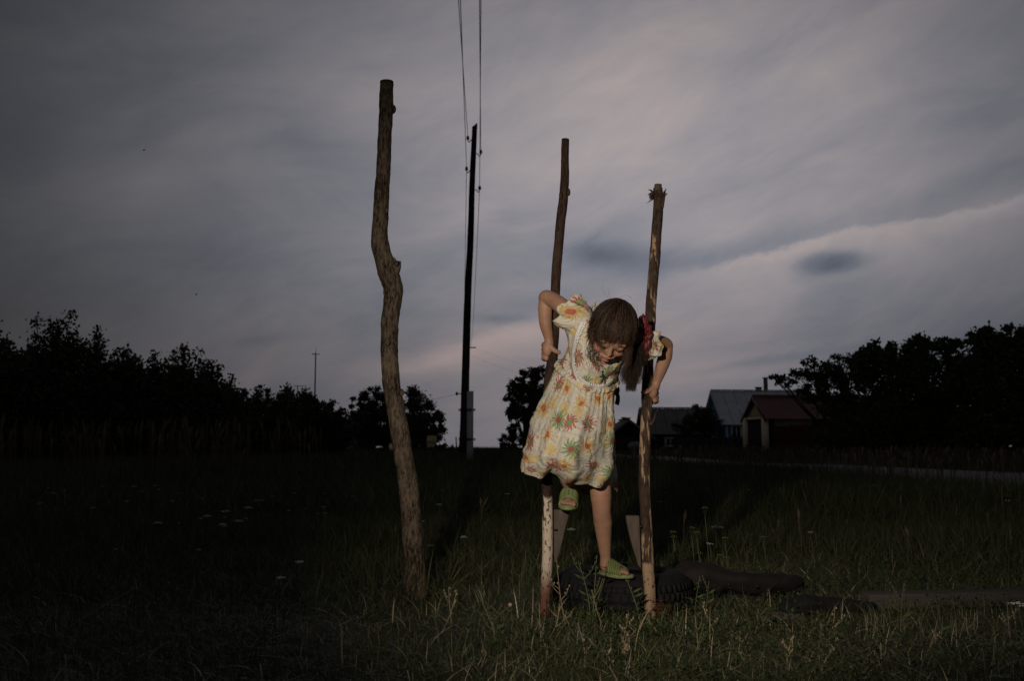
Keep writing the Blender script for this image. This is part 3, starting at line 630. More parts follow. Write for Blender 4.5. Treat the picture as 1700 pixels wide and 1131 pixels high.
tp = U(788, 212); MB().poly([tp+Vector((-.07,-.07,0)), tp+Vector((.07,-.07,0)), tp+Vector((.07,-.07,.12))], .14, (0,1,0)).build('pole_cap', old, up, False)
c0 = U(779.5, 800); c1 = U(781.5, 650); c0.y -= .05; c1.y -= .05
st = MB(); cp = (c0+c1)/2; st.box(cp, (.165, .16, (c1-c0).length)); st.build('concrete_stub', conc, up, False)
for py in (682, 731): 
    q = U(775.5, py); st = MB()
    for dz in (0, .035): st.tube([q+Vector((.215*math.cos(t), .135*math.sin(t)-.02, dz)) for t in np.linspace(0, 2*math.pi, 19)], .012, 6, False)
    st.build('wire_band', darkw, up)
ceram = mat('insulator_porcelain', (.06,.055,.05), .25, .5)
ins = []
for (px, py, sx_) in ((786, 232, -1), (789, 255, 1), (784, 283, -1), (787, 315, 1)):
    q = U(px, py); w_ = .115*sx_
    hk = MB().tube(catmull([q, q+Vector((w_*.6,-.02,-.01)), q+Vector((w_*.9,-.03,-.07)), q+Vector((w_*1.25,-.03,-.04)), q+Vector((w_*1.3,-.03,.03))], 5), .012, 7).build('hook', darkw, up)
    cc = q+Vector((w_*1.3,-.03,.03)); MB().tube([cc+Vector((0,0,z)) for z in (-.03,-.02,0,.02,.03,.055,.07)], [.035,.045,.045,.03,.038,.036,.015], 12).build('insulator', ceram, hk); ins.append(up.location+cc+Vector((0,0,.04)))
q = U(768, 654); hk = MB().tube([q, q+Vector((-.12,-.02,0))], .012, 6).build('hook', darkw, up); MB().ball(q+Vector((-.15,-.02,0)), (.035,.035,.05), 10, 6).build('insulator', ceram, hk)
# far pole hidden for most of its height behind the near one
p = P(771, 745, 78); fp = thing('utility_pole', 'distant thin utility pole almost hidden behind the near wooden pole', 'utility pole', None, (p.x, 78, gz(p.x, 78)))
hf = P(775.5, 572, 78)-fp.location; MB().tube([(0,0,0), hf*.5, hf], [.12,.1,.08], 8).build('pole', old, fp); MB().box(hf+Vector((.25,0,-.25)), (.9,.08,.08)).build('crossarm', old, fp, False)
def wire(label, a, b, sag, r=.006, group='overhead wires on the wooden pole'):
    pts = [Vector(a).lerp(Vector(b), t)-Vector((0,0,sag*4*t*(1-t))) for t in np.linspace(0, 1, 29)]; o = MB().tube(pts, r, 5).build('overhead_wire', darkw); tag(o, label, 'wire', group)
tops = [(762,0,'leftmost thin wire dropping from the top edge to the upper left insulator'), (796.6,0,'wire dropping straight to the upper right insulator of the pole'), (768,0,'wire between the leftmost one and the pole, ending at the lower left insulator'), (798,0,'wire dropping to the lower right insulator of the pole')]
for i, (px, py, lb) in enumerate(tops):
    A = ins[i]; d = ray(px, py); Yt = 26*.68; Q = Vector((0,0,CAMH))+d*(Yt/d.y)
    dx = (Q.x-A.x)/(Yt-26)
    # continue to a pole behind the camera at the same height
    yb = -14; B = Vector((A.x+dx*(yb-26), yb, A.z+.1)); zt = A.z+(B.z-A.z)*((Yt-26)/(yb-26)); sag = .25
    wire(lb, A, B, sag, .0075)
fpo = fp.location+hf
wire('single wire running from the lower right insulator down to the distant pole', ins[3], fpo+Vector((.3,0,-.15)), .9, .008); wire('wire running from the upper left insulator back along the pole to the distance', ins[2], fpo+Vector((-.3,0,-.15)), .9, .008)
wire('faint slack wire sloping right from the distant pole towards the feathery tree', fpo+Vector((.35,0,-.2)), P(1000, 628, 95), .5, .0045); wire('second faint wire sloping right below the first one to the feathery tree', fpo+Vector((.35,0,-.9)), P(960, 640, 95), .4, .0045)
wire('faint wire leaving the pole side insulator towards the left horizon', up.location+U(763,654), P(590, 672, 95), .3, .003)

# ================================================================ CROOKED POST AND THE TWO STILTS
postbark = bark('grey_post_bark', (.020,.014,.010), (.185,.138,.095), st=(85,85,24))
Yp = 4.72; base = P(690, 990, Yp); post = thing('crooked_post', 'tall crooked bark covered post planted in the grass left of the girl', 'post', None, (base.x, Yp, 0))
def loc_path(pts, Y0, Y1, org, n=6):
    m_ = len(pts); return catmull([P(px, py, Y0+(Y1-Y0)*i/(m_-1))-org for i, (px, py) in enumerate(pts)], n)
pp = [(642,137),(641,170),(640,200),(638,240),(636.5,280),(634,320),(632,355),(630,388),(631.5,410),(640,440),(650,468),(652.5,490),(649,520),(646,560),(646.5,595),(649,630),(656,675),(664,720),(671,765),(677,800),(682,850),(686,900),(689,950),(691,1000)]
rr = [11.6,11.6,12,12,12.2,12.6,13,14,15.2,16,17,15.8,14.6,14.6,15,14.8,15,15.4,16,16.2,16.5,17,17.5,18.5]
rad = np.interp(np.linspace(0, len(rr)-1, (len(rr)-1)*6+1), range(len(rr)), rr)*Yp/FPX
trk = MB().tube(loc_path(pp, Yp+.02, Yp, post.location), rad, 28, jit=.12, seed=3).build('trunk', postbark, post)
endg = varied('cut_wood_end', (.06,.045,.03), (.11,.085,.055), 30)
q = lambda px, py, dy=0: P(px, py, Yp+dy)-post.location
stb = MB().tube(catmull([q(650,470), q(655,455), q(659,444), q(659.5,434)], 4), [.040,.036,.031,.026,.022,.021,.020,.0195,.019,.0185,.018,.018,.018], 18, jit=.08, seed=9).build('branch_stub', postbark, post)
MB().poly([q(652,436), q(654,426), q(657,430), q(659,438)], .012, (0,1,0)).build('splinter', postbark, stb, False)
for px, py, rw, dy in ((651,181,7,-.0),(658,437,4,-.04),(643,568,5,-.046),(641,350,4,-.04),(683,908,5,-.046),(680,862,4,-.046),(666,652,5,-.02),(650,742,5,-.0)):
    s_ = Yp/FPX*rw; MB().ball(q(px,py,dy), (s_, s_*.8, s_*1.25), 12, 8).build('knot', postbark, post)
MB().tube([q(642,136.5), q(642,135)], .033, 24).build('cut_top', endg, post)

sb1 = bark('stilt_brown_bark', (.022,.013,.009), (.062,.038,.026), pale=(.66,.54,.42), zpale=[(-.1,.505,.12,.505)], st=(70,70,18))
sb2 = bark('stilt_peeling_bark', (.022,.015,.011), (.075,.049,.033), pale=(.40,.27,.17), zpale=[(1.28,1.62,-.03,.54),(1.05,1.25,.06,.50),(-.1,.24,.22,.47),(.45,1.02,-.02,.56),(.24,.46,-.05,.5)], st=(70,70,20), reddish=(.07,.035,.025))
wedge_m = varied('grey_plank', (.065,.050,.040), (.155,.122,.098), 9, .9, .1, (9,9,1.2), bump=.8, bd=.006)
Ys = 4.13
sa = P(905, 1025, Ys); stA = thing('stilt', 'taller wooden stilt, bark peeled white below its footrest, gripped in the hand on the left', 'stilt', 'pair of home made stilts', (sa.x, Ys, 0))
pa = [(938.5,231),(938,262),(937.5,295),(935.5,330),(931,365),(928,400),(924.5,440),(922,480),(921,520),(920,555),(917,590),(913,625),(910,665),(908,720),(907,780),(908.5,830),(909,880),(908.5,930),(905,985),(903,1030)]
ra = [6.6,6.8,7.4,8,8,8.2,8.2,8,8.2,8.6,8.6,8.8,8.6,8.6,8.8,8.6,8.6,8.8,8.5,8.0]
def q1(px, py, dy=0): return P(px, py, Ys+dy)-stA.location
MB().tube(loc_path(pa, 4.20, Ys, stA.location), np.interp(np.linspace(0,19,19*6+1), range(20), ra)*Ys/FPX, 22, jit=.07, seed=5).build('pole', sb1, stA)
for px, py in ((931,324),(944,319),(925,378)): MB().ball(q1(px,py,.03), (.008,.008,.017), 10, 6).build('knot', sb1, stA)
def wedge(org, pts, Y, th, par, name='footrest'):
    o = MB().poly([P(px, py, Y)-org for px, py in pts], th, (0,1,0)).build(name, wedge_m, par, False); bv = o.modifiers.new('b', 'BEVEL'); bv.width = .003; bv.segments = 2; return o
fA = wedge(stA.location, [(919.5,847),(947,847),(938,880),(930,915),(924,934),(920,934)], Ys-.005, .05, stA)
MB().tube([q1(919,880,-.02), q1(925,880,-.02)], .004, 8).build('nail', darkw, fA)
sb = P(1079, 1025, Ys); stB = thing('stilt', 'shorter wooden stilt with a splintered top, gripped in the hand on the right', 'stilt', 'pair of home made stilts', (sb.x, Ys, 0))
pb = [(1092,312),(1093,335),(1092,360),(1089,395),(1087,430),(1084,465),(1081,500),(1079,540),(1077,580),(1075.5,620),(1074,655),(1073.5,690),(1071.5,730),(1070,770),(1070,800),(1071.5,840),(1073,880),(1075,920),(1077,960),(1079,995),(1080,1030)]
rb = [7.5,8.4,8.8,9,9,9,9,9,9,9,9,9.3,9.6,9.6,9.6,9.4,9.4,9.6,9.6,9.4,9]
MB().tube(loc_path(pb, 4.19, Ys, stB.location), np.interp(np.linspace(0,20,20*6+1), range(21), rb)*Ys/FPX, 22, jit=.10, seed=8).build('pole', sb2, stB)
q2 = lambda px, py, dy=0: P(px, py, Ys+dy)-stB.location
MB().tube(catmull([q2(1092,316,.05), q2(1092,310,.05), q2(1092,306,.05)], 3), [.016]*7, 12, jit=.2, seed=2).build('cut_top', endg, stB)
sp = MB()
for i in range(26):   # torn fibres round the broken end
    L0 = q2(1084 if i % 3 else 1100, random.uniform(318, 332), .05); sd = -1 if i % 3 else 1
    e = L0+Vector((sd*random.uniform(.005,.022), random.uniform(-.02,.02), random.uniform(-.004,.026))); sp.tube([L0, (L0+e)/2+Vector((0,0,.004)), e], [.0035,.0028,.0006], 5)
sp.tube([q2(1099,345,.04), q2(1102,330,.04), q2(1105,312,.04)], [.008,.006,.001], 6); sp.tube([q2(1087,322,.04), q2(1081,322,.04), q2(1078,328,.04)], [.007,.007,.002], 6); sp.tube([q2(1085,330,.04), q2(1079,334,.04), q2(1073,338,.04)], [.003,.002,.0005], 5)
sp.build('torn_fibres', sb2, stB)
tw = MB().tube(catmull([q2(1079,706), q2(1084,700), q2(1089,686), q2(1094,676)], 4), np.linspace(.0075,.0015,13), 8, jit=.2).build('twig_stub', sb2, stB)
fB = wedge(stB.location, [(1040,857),(1061.5,857),(1064.5,944),(1060,940),(1048,900),(1041,868)], Ys-.005, .05, stB)
MB().tube([q2(1062,875,-.02), q2(1066,875,-.02)], .004, 8).build('nail', darkw, fB)

# ================================================================ TYRE, RUBBER, BEAM
rubber = varied('worn_tyre_rubber', (.010,.010,.010), (.020,.019,.019), 14, .85, .15, bump=.4); rubber2 = varied('brown_rubber', (.010,.008,.007), (.022,.017,.015), 8, .8, .25)
ty = thing('tyre', 'old black car tyre lying flat in the grass under the girl\'s foot', 'tyre', None, (TIRE.x, TIRE.y, -.01))
prof = [(.200,.03),(.206,.012),(.235,.004),(.285,.012),(.322,.03),(.338,.05),(.344,.095),(.338,.14),(.322,.163),(.285,.183),(.235,.190),(.206,.178),(.200,.165),(.215,.163),(.255,.15),(.29,.12),(.30,.095),(.29,.07),(.255,.045),(.215,.04)]
V = []; ns = 96
for i in range(ns):
    t = 2*math.pi*i/ns
    for r_, z_ in prof: V.append((r_*.87*math.cos(t), r_*.87*math.sin(t), z_*.97))
m_ = len(prof); F = [(i*m_+k, ((i+1)%ns)*m_+k, ((i+1)%ns)*m_+(k+1)%m_, i*m_+(k+1)%m_) for i in range(ns) for k in range(m_)]
MB().add(V, F).build('casing', rubber, ty)
blk = None
for i in range(60):   # tread blocks proud of the casing
    for row, z_ in enumerate((.060, .098, .136)):
        t = 2*math.pi*(i+.5*(row % 2))/60
        if blk is None: o = blk = MB().box((0,0,0), (.012, .026, .030), Matrix.Rotation(.0, 3, 'Z')).build('tread_block', rubber, ty, False)
        else: o = blk.copy(); C.objects.link(o); o.parent = ty
        rr_ = (.343 if row == 1 else .338)*.87; o.location = (rr_*math.cos(t), rr_*math.sin(t), z_*.97); o.rotation_euler = (0, (row-1)*.30*-1, t+.0)
def lump(name, label, cat, pts, rads, Y, mtl, flat=.6, seed=0):
    o = MB().tube(catmull([P(px, py, yy) for px, py, yy in pts], 6), np.interp(np.linspace(0, len(rads)-1, (len(rads)-1)*6+1), range(len(rads)), rads), 22, jit=.30, seed=seed, flat=flat).build(name, mtl); return tag(o, label, cat)
lump('inner_tube', 'limp brown rubber inner tube lying in the grass right of the tyre', 'inner tube', [(1118,960,4.55),(1140,958,4.55),(1165,958,4.55),(1200,964,4.55),(1250,968,4.55),(1300,968,4.6),(1330,966,4.65)], [.04,.075,.075,.06,.055,.05,.02], 4.55, rubber2, .85, 4)
lump('rubber_strip', 'black rubber strip folded on the ground beside the grey beam', 'rubber strip', [(1296,1006,4.15),(1305,1008,4.15),(1340,1006,4.15),(1390,1006,4.18),(1450,1008,4.2)], [.02,.045,.05,.04,.02], 4.15, rubber, .8, 6)
bA = P(1436, 1006, 4.28); bB = P(1700, 1002, 4.32); bB = bA+(bB-bA)*1.25; bA.z = gz(bA.x, bA.y)+.06; bB.z = gz(bB.x, bB.y)+.075
d = (bB-bA); rotm = d.to_track_quat('X', 'Z').to_matrix(); beam_m = varied('weathered_beam', (.050,.040,.036), (.095,.078,.070), 5, .9, .1, (1,14,14))
o = MB().box((0,0,0), (d.length, .10, .062)).build('wooden_beam', beam_m, None, False); o.location = (bA+bB)/2; o.rotation_euler = rotm.to_euler(); bv = o.modifiers.new('b','BEVEL'); bv.width = .006; bv.segments = 2
tag(o, 'long grey squared beam lying in the grass at the right edge', 'beam')
o = MB().poly([(-.09,0,0),(.02,-.03,0),(.09,-.01,0),(.07,.05,0),(-.05,.06,0)], .025, (0,0,1)).build('wood_chip', beam_m, None, False); p = G(1312, 1040); o.location = (p.x, p.y, p.z+.02); o.rotation_euler = (.1,.1,.2); tag(o, 'small flat piece of wood in the grass below the black rubber', 'wood piece')
# dry weed ball at the base of the right stilt
o = MB()
for i in range(40):
    c = P(1094+random.gauss(0,5), 1010+random.gauss(0,7), 4.08+random.gauss(0,.02)); a = Vector([random.gauss(0,.02) for _ in range(3)]); o.tube(catmull([c-a, c+Vector([random.gauss(0,.008) for _ in range(3)]), c+a], 3), .0008, 4, False)
tag(o.build('dead_weed_tangle', foliage('dead_weed', [(0,(.12,.05,.03)),(1,(.16,.08,.05))])), 'tangle of reddish dead weed at the foot of the right stilt', 'weed')

# ================================================================ WEEDS AND FLOWERS
stem_g = varied('weed_stem_green', (.075,.09,.04), (.12,.135,.065), 30); stem_d = varied('weed_stem_dry', (.20,.14,.09), (.33,.25,.16), 30); seedm = mat('seed_head', (.35,.28,.18), .9); whitef = varied('yarrow_white', (.42,.42,.39), (.58,.57,.54), 60); yelf = mat('yellow_flower', (.30,.27,.05), .7)
leafg = varied('weed_leaf', (.06,.085,.03), (.10,.13,.05), 30)
def weed(label, px0, py0, px1, py1, Y, dry_=False, buds=0, head=None, bend=0, twigs=0, rad=.0022, group='weeds in front of the tyre', leaves=0):
    b = P(px0, py0, Y); b.z = gz(b.x, Y)-.01; r = thing('weed', label, 'weed', group, b); e = P(px1, py1, Y+random.uniform(-.03,.03))-b
    mid = e*.5+Vector((bend*e.length, random.uniform(-.02,.02), 0)); path = catmull([Vector((0,0,0)), mid, e], 7); m1 = stem_d if dry_ else stem_g
    ws = MB().tube(path, np.linspace(rad, rad*.45, len(path)), 6, jit=.1).build('stem', m1, r)
    for i in range(twigs):
        k = random.randint(5, 11); p_ = Vector(path[k]); d_ = Vector((random.choice((-1,1))*random.uniform(.3,.8), random.uniform(-.3,.3), .8)).normalized()*e.length*random.uniform(.2,.4)
        MB().tube(catmull([p_, p_+d_*.5+Vector((d_.x*.1,0,-.005)), p_+d_], 3), np.linspace(rad*.7, rad*.3, 7), 5).build('twig', m1, r)
        if buds:
            for t in (.5, .75, 1): MB().ball(p_+d_*t, (.0026,.0026,.004), 8, 5).build('bud', leafg if not dry_ else seedm, r)
    for i in range(buds):
        k = random.uniform(.35, 1)*(len(path)-1); p_ = Vector(path[int(k)]); MB().ball(p_+Vector((random.choice((-1,1))*.005,0,.002)), (.0026,.0026,.0045), 8, 5).build('bud', leafg if not dry_ else seedm, r)
    for i in range(leaves):
        p_ = Vector(path[random.randint(1, 10)]); s_ = random.choice((-1,1)); d_ = Vector((s_*.04, random.uniform(-.02,.02), .02)); n_ = Vector((0,.006,.004))
        MB().add([p_, p_+d_*.5+n_, p_+d_, p_+d_*.5-n_], [(0,1,2,3)]).build('leaf', leafg, r, False)
    if head: MB().ball(e, head, 10, 7).build('seed_head', seedm, r)
    return r
WD = [('green budded weed with a forked top in front of the tyre',983,1035,991,922,3.98,False,9,None,0,2),
 ('green budded weed leaning left before the middle of the tyre',981,1030,960,932,3.97,False,9,None,.05,2),
 ('short budded weed leaning right before the middle of the tyre',986,1030,1004,960,3.96,False,7,None,-.05,1),
 ('budded stalk leaning left against the base of the right stilt',1066,1018,1040,962,3.98,False,8,None,.03,0),
 ('reddish branching stalk just right of the peeled stilt',940,1000,924,930,4.0,True,2,None,-.02,3),
 ('curved green stalk with a ball seed head left of the peeled stilt',812,1040,847,1005,3.75,False,0,.0075,-.15,0),
 ('tall forked green stalk at the left of the lit grass',826,1075,790,980,3.6,False,2,None,.06,1),
 ('bent pale straw stalk standing left of the peeled stilt',880,1030,885,978,3.8,True,0,None,.02,0),
 ('dry brown stalk leaning left in front of the girl',957,1062,936,1020,3.8,True,0,None,0,1),
 ('pinkish branched dry stalk at the foot of the peeled stilt',905,1060,930,1000,3.7,True,0,None,.08,2),
 ('round pale seed head on a short stalk at the bottom left of the lit grass',800,1100,803,1083,3.4,True,0,.009,0,0),
 ('pale dry reed stalk cut off at the bottom edge',1200,1140,1212,1082,3.15,True,0,None,.02,0),
 ('slim green stalk with a small bud right of the reed stalk',1232,1110,1230,1085,3.3,False,2,.004,0,0),
 ('forked green weed standing before the grey beam',1496,1085,1501,968,3.55,False,2,None,0,4),
 ('long thin green stalk leaning right below the grey beam',1580,1120,1548,1014,3.45,False,0,None,.02,0),
 ('dry reddish stalk with side twigs under the beam at right',1620,1085,1604,1018,3.6,True,0,None,-.03,3),
 ('dry branched stalk near the lower right corner',1680,1080,1672,1000,3.6,True,2,None,.03,3),
 ('leafy dry stalk standing below the black rubber strip',1310,1140,1300,1062,3.25,True,3,None,.03,3),
 ('brown branched stalk right of the leafy dry one',1336,1140,1352,1080,3.25,True,0,None,.03,2),
 ('green budded stalk in front of the brown inner tube',1150,1000,1162,957,4.2,False,6,None,0,0),
 ('second green stalk beside the brown inner tube',1170,1005,1177,965,4.2,False,5,None,0,1),
 ('single long pale stem lying across the dark grass at far left',95,1020,228,975,3.9,True,0,None,-.02,0)]
for a in WD: weed(a[0], a[1], a[2], a[3], a[4], a[5], a[6], a[7], a[8], a[9], a[10], leaves=0 if a[6] else 3, rad=.0030 if a[5] < 4 else .0024)
# more stems, of no particular shape
LM = [(690,'below the crooked post'),(790,'left of the peeled stilt'),(905,'between the two stilts'),(1085,'just right of the right stilt'),(1190,'below the brown inner tube'),(1300,'below the black rubber strip'),(1430,"below the grey beam's left end"),(1560,"below the grey beam's right end"),(1800,'')]
ORD = ['leftmost','second from left','third from left','fourth from left','fifth from left','sixth from left','seventh from left','eighth from left','ninth from left']
spots = sorted((random.uniform(720, 1690), random.uniform(1045, 1128)) for _ in range(36)); cnt = {}
for px, py in spots:
    z_ = max(i for i in range(len(LM)) if LM[i][0] <= px); k_ = cnt.get(z_, 0); cnt[z_] = k_+1; dr = random.random() < .6; ln_ = random.uniform(-32, 32)
    weed('thin %s stalk, %s, leaning %s %s' % ('dry' if dr else 'green', ORD[min(k_, 8)], 'left' if ln_ < 0 else 'right', LM[z_][1]), px, py, px+ln_, py-random.uniform(35,85), G(px, py).y, dr, random.choice((0,0,3)), None, random.uniform(-.06,.06), random.choice((0,1,2)), rad=.0022, group='thin stalks in the foreground grass')
def yarrow(label, px, py, Y, s=1.0, group=None, n=16, mt=None, h=None):
    p = P(px, py, Y); g = gz(p.x, Y); r = thing('yarrow' if mt is None else 'wildflower', label, 'flower', group, (p.x, Y, g)); e = Vector((0,0,p.z-g)); h0 = max(e.z, .05)
    st_ = MB().tube([(0.02,0,0),(0.01,0,h0*.5),(0,0,h0*.86)], .0018, 5)
    hd = MB()
    for i in range(n):
        a = 2*math.pi*i*.381; rr_ = .026*s*math.sqrt((i+.5)/n); c = Vector((rr_*math.cos(a), rr_*math.sin(a), h0+random.uniform(-.003,.003)*s-.25*rr_)); hd.ball(c, (.0052*s,.0052*s,.0028*s), 6, 4); st_.tube([(0,0,h0*.86), c], .0007*s, 3, False)
    st_.build('stem', stem_g, r); hd.build('flower_head', mt or whitef, r); return r
YR = [(430,830,1.2,'white yarrow head, largest of those left of the crooked post'),(413,842,1,'white yarrow head just below the largest one at left'),(455,823,.8,'small white yarrow head right of the largest one at left'),(375,848,1.1,'flat white yarrow umbel left of the crooked post in the middle row'),(345,856,1,'ragged white yarrow umbel at the left of the middle row'),(397,864,1,'white yarrow umbel in the lower middle row at left'),(370,870,.9,'small white yarrow umbel under the middle row at left'),(262,867,1,'white yarrow umbel well to the left in the dark meadow'),(497,932,1,'white yarrow cluster low in the grass left of the post foot'),(467,958,.9,'white yarrow blossom nearest the camera at left'),(588,823,1.1,'white yarrow umbel just left of the crooked post'),(1190,874,1.4,'bright white yarrow cluster right of the right stilt'),(1178,902,.8,'small white flower under the bright cluster right of the right stilt'),(948,878,1,'white flower head seen between the footrest and the lower leg'),(1690,1001,1.3,'white flower head at the right end of the grey beam'),(770,891,.8,'white flower between the crooked post and the girl'),(715,905,.9,'pale flower beside the lower part of the crooked post')]
for px, py, s_, lb in YR:
    yy = min(max(3.0, .72*FPX/max(py-738, 40)*.80), 12); yarrow(lb, px, py, yy, .8*s_*max(1, yy/4.8), 'white yarrow flowers in the meadow')
for i in range(46):
    px = random.uniform(60, 620) if i % 3 else random.uniform(690, 1690); py = 800+abs(random.gauss(0, 42)); yy = .72*FPX/(py-738)*.72; yarrow('tiny white yarrow head far back in the dark meadow', px, py, yy, random.uniform(.3,.55)*yy/4.5, 'tiny far yarrow heads', 7)
for i in range(10):
    px = 1150+random.gauss(0, 30); py = 890+random.gauss(0, 22); yarrow('small yellow flower in the clump right of the right stilt', px, py, 5.3, .6, 'small yellow flowers right of the stilt', 6, yelf)
# insects in the sky
for px, py, lb in ((239,249,'tiny dark insect hovering high in the left sky'),(326,489,'tiny dark insect low in the left sky above the shrubs')):
    o = thing('insect', lb, 'insect', None, P(px, py, 6)); MB().ball((0,0,0), (.008,.004,.003) if py < 300 else (.003,.004,.007), 8, 5).build('insect_body', darkw, o)
    for s_ in (-1,1): MB().poly([(0,0,.002),(.006*s_,.003,.008),(.010*s_,.003,.007)], .0005, (0,1,0)).build('wing', darkw, o, False)
# ================================================================ THE GIRL
def skin_b(q):
    o = q.obj(); n1 = q.noise(o, 9, 4, .6); n2 = q.noise(o, 160, 3, .6)
    c = q.ramp(n1, [(.3, (.29,.155,.10)), (.7, (.40,.23,.15))]); c = q.mix(q.m('MULTIPLY', q.step(q.noise(o, 38, 4, .6), .5, .72), .35), c, (.27,.12,.085)); 
    for p_, r_, cc, am in SKIN_SPOTS:
        d = q.n('ShaderNodeVectorMath', operation='DISTANCE'); q.l(o, d.inputs[0]); d.inputs[1].default_value = p_
        c = q.mix(q.m('MULTIPLY', q.m('SUBTRACT', 1, q.step(d.outputs['Value'], r_*.2, r_)), am), c, cc)
    q.col(c); q.bump(q.m('ADD', n2, q.noise(o, 45, 3)), .35, .0015)
hand_flower = None
# -- head frame
HC = P(1017, 549, 3.845); HF = Vector((-.13, -.60, -.79)).normalized(); HT = Vector((.21, -.77, .60)); HT = (HT-HF*HT.dot(HF)).normalized(); HR = HT.cross(HF).normalized(); HS = 1.13
def H(r, f, t): return HC+(HR*r+HF*f+HT*t)*HS
HM = Matrix((HR, HF, HT)).transposed()
feetmid = P(985, 950, 4.2); girl = thing('person', 'child in a floral dress climbing onto home made wooden stilts, head bent down', 'person', None, (feetmid.x, 4.2, 0)); go = girl.location.copy()
B = MB()
def hb(r, f, t, rad): B.ball(H(r,f,t), tuple(x*HS for x in rad) if isinstance(rad, tuple) else rad*HS, 20, 14, HM)
hb(0,-.012,.018,(.072,.088,.080)); hb(0,.022,-.036,(.055,.058,.056)); hb(0,.045,.012,(.058,.042,.040))
for s in (-1,1): hb(s*.031,.050,-.033,(.026,.026,.024)); hb(s*.029,.072,.000,(.0155,.012,.0095)); hb(s*.028,.073,.017,(.02,.011,.006)); hb(s*.0095,.084,-.029,(.0065,.007,.005)); hb(s*.071,.0,-.012,(.008,.018,.026)); hb(s*.016,.072,-.050,(.012,.012,.006))
hb(0,.060,-.074,(.021,.019,.015)); hb(0,.079,-.0475,(.017,.0085,.0042)); hb(0,.077,-.056,(.015,.0085,.0048)); hb(0,.090,-.022,(.0095,.0105,.0085))
B.tube([H(0,.078,.012), H(0,.084,-.004), H(0,.089,-.018)], [.008*HS,.0075*HS,.009*HS], 12)
sp = lambda l: [P(*p) for p in l]
def limb(pts, rads, n=5): 
    B.tube(catmull(sp(pts) if not isinstance(pts[0], Vector) else pts, n), np.interp(np.linspace(0, len(rads)-1, (len(rads)-1)*n+1), range(len(rads)), rads), 20)
limb([(1014,560,3.93),(1010,552,3.99),(1003,565,4.03)], [.038,.042,.055])
B.tube(catmull(sp([(1004,552,4.01),(996,585,4.05),(978,640,4.10),(958,690,4.17),(952,712,4.2)]), 5), np.interp(np.linspace(0,4,21), range(5), [.06,.088,.082,.092,.075]), 20)
limb([(1000,548,4.02),(972,536,4.0),(952,527,3.99)], [.045,.04,.036]); limb([(1010,552,4.02),(1040,564,4.01),(1066,573,4.0)], [.045,.042,.036])
limb([(960,530,3.99),(936,511,4.03),(918,498,4.08),(906,493,4.105),(904,500,4.12)], [.038,.035,.032,.029,.024])
limb([(906,492,4.11),(905,512,4.118),(906,538,4.128),(911,562,4.138),(912,574,4.142)], [.026,.030,.027,.019,.021])
limb([(1058,572,3.99),(1076,571,4.02),(1094,569,4.07),(1106,573,4.10),(1106,580,4.108)], [.038,.034,.031,.028,.023])
limb([(1107,573,4.10),(1104,592,4.11),(1097,614,4.125),(1090,634,4.14),(1087,644,4.142)], [.025,.030,.026,.0185,.021])
# hands
Yh = 4.168
B.ball(P(908.5,579,4.140), (.021,.021,.033), 16, 12); limb([(911,571,4.135),(915,577,4.127),(922,583,4.126),(930.5,586,4.134)], [.013,.0115,.010,.0082])
for i, y in enumerate((571, 578.5, 586, 593)):
    limb([(907,y,4.145),(902.5,y+1,4.158),(904,y+4,4.185),(916,y+5,4.197),(926,y+4,4.188)], [.0105,.0102,.0092,.0085,.0072], 4)
B.ball(P(907,594,4.148), (.011,.012,.015), 12, 9)
B.ball(P(1084,649,4.140), (.020,.021,.034), 16, 12); limb([(1086,641,4.135),(1080,647,4.126),(1072,651,4.126),(1064.5,652.5,4.134)], [.013,.0115,.0098,.008])
for i, y in enumerate((644, 651.5, 659, 665)):
    limb([(1086,y,4.146),(1090.5,y+1,4.158),(1088,y+3,4.184),(1076,y+4,4.197),(1066,y+3,4.188)], [.0105,.010,.0092,.0085,.0072], 4)
B.ball(P(1087,664,4.145), (.011,.012,.014), 12, 9)
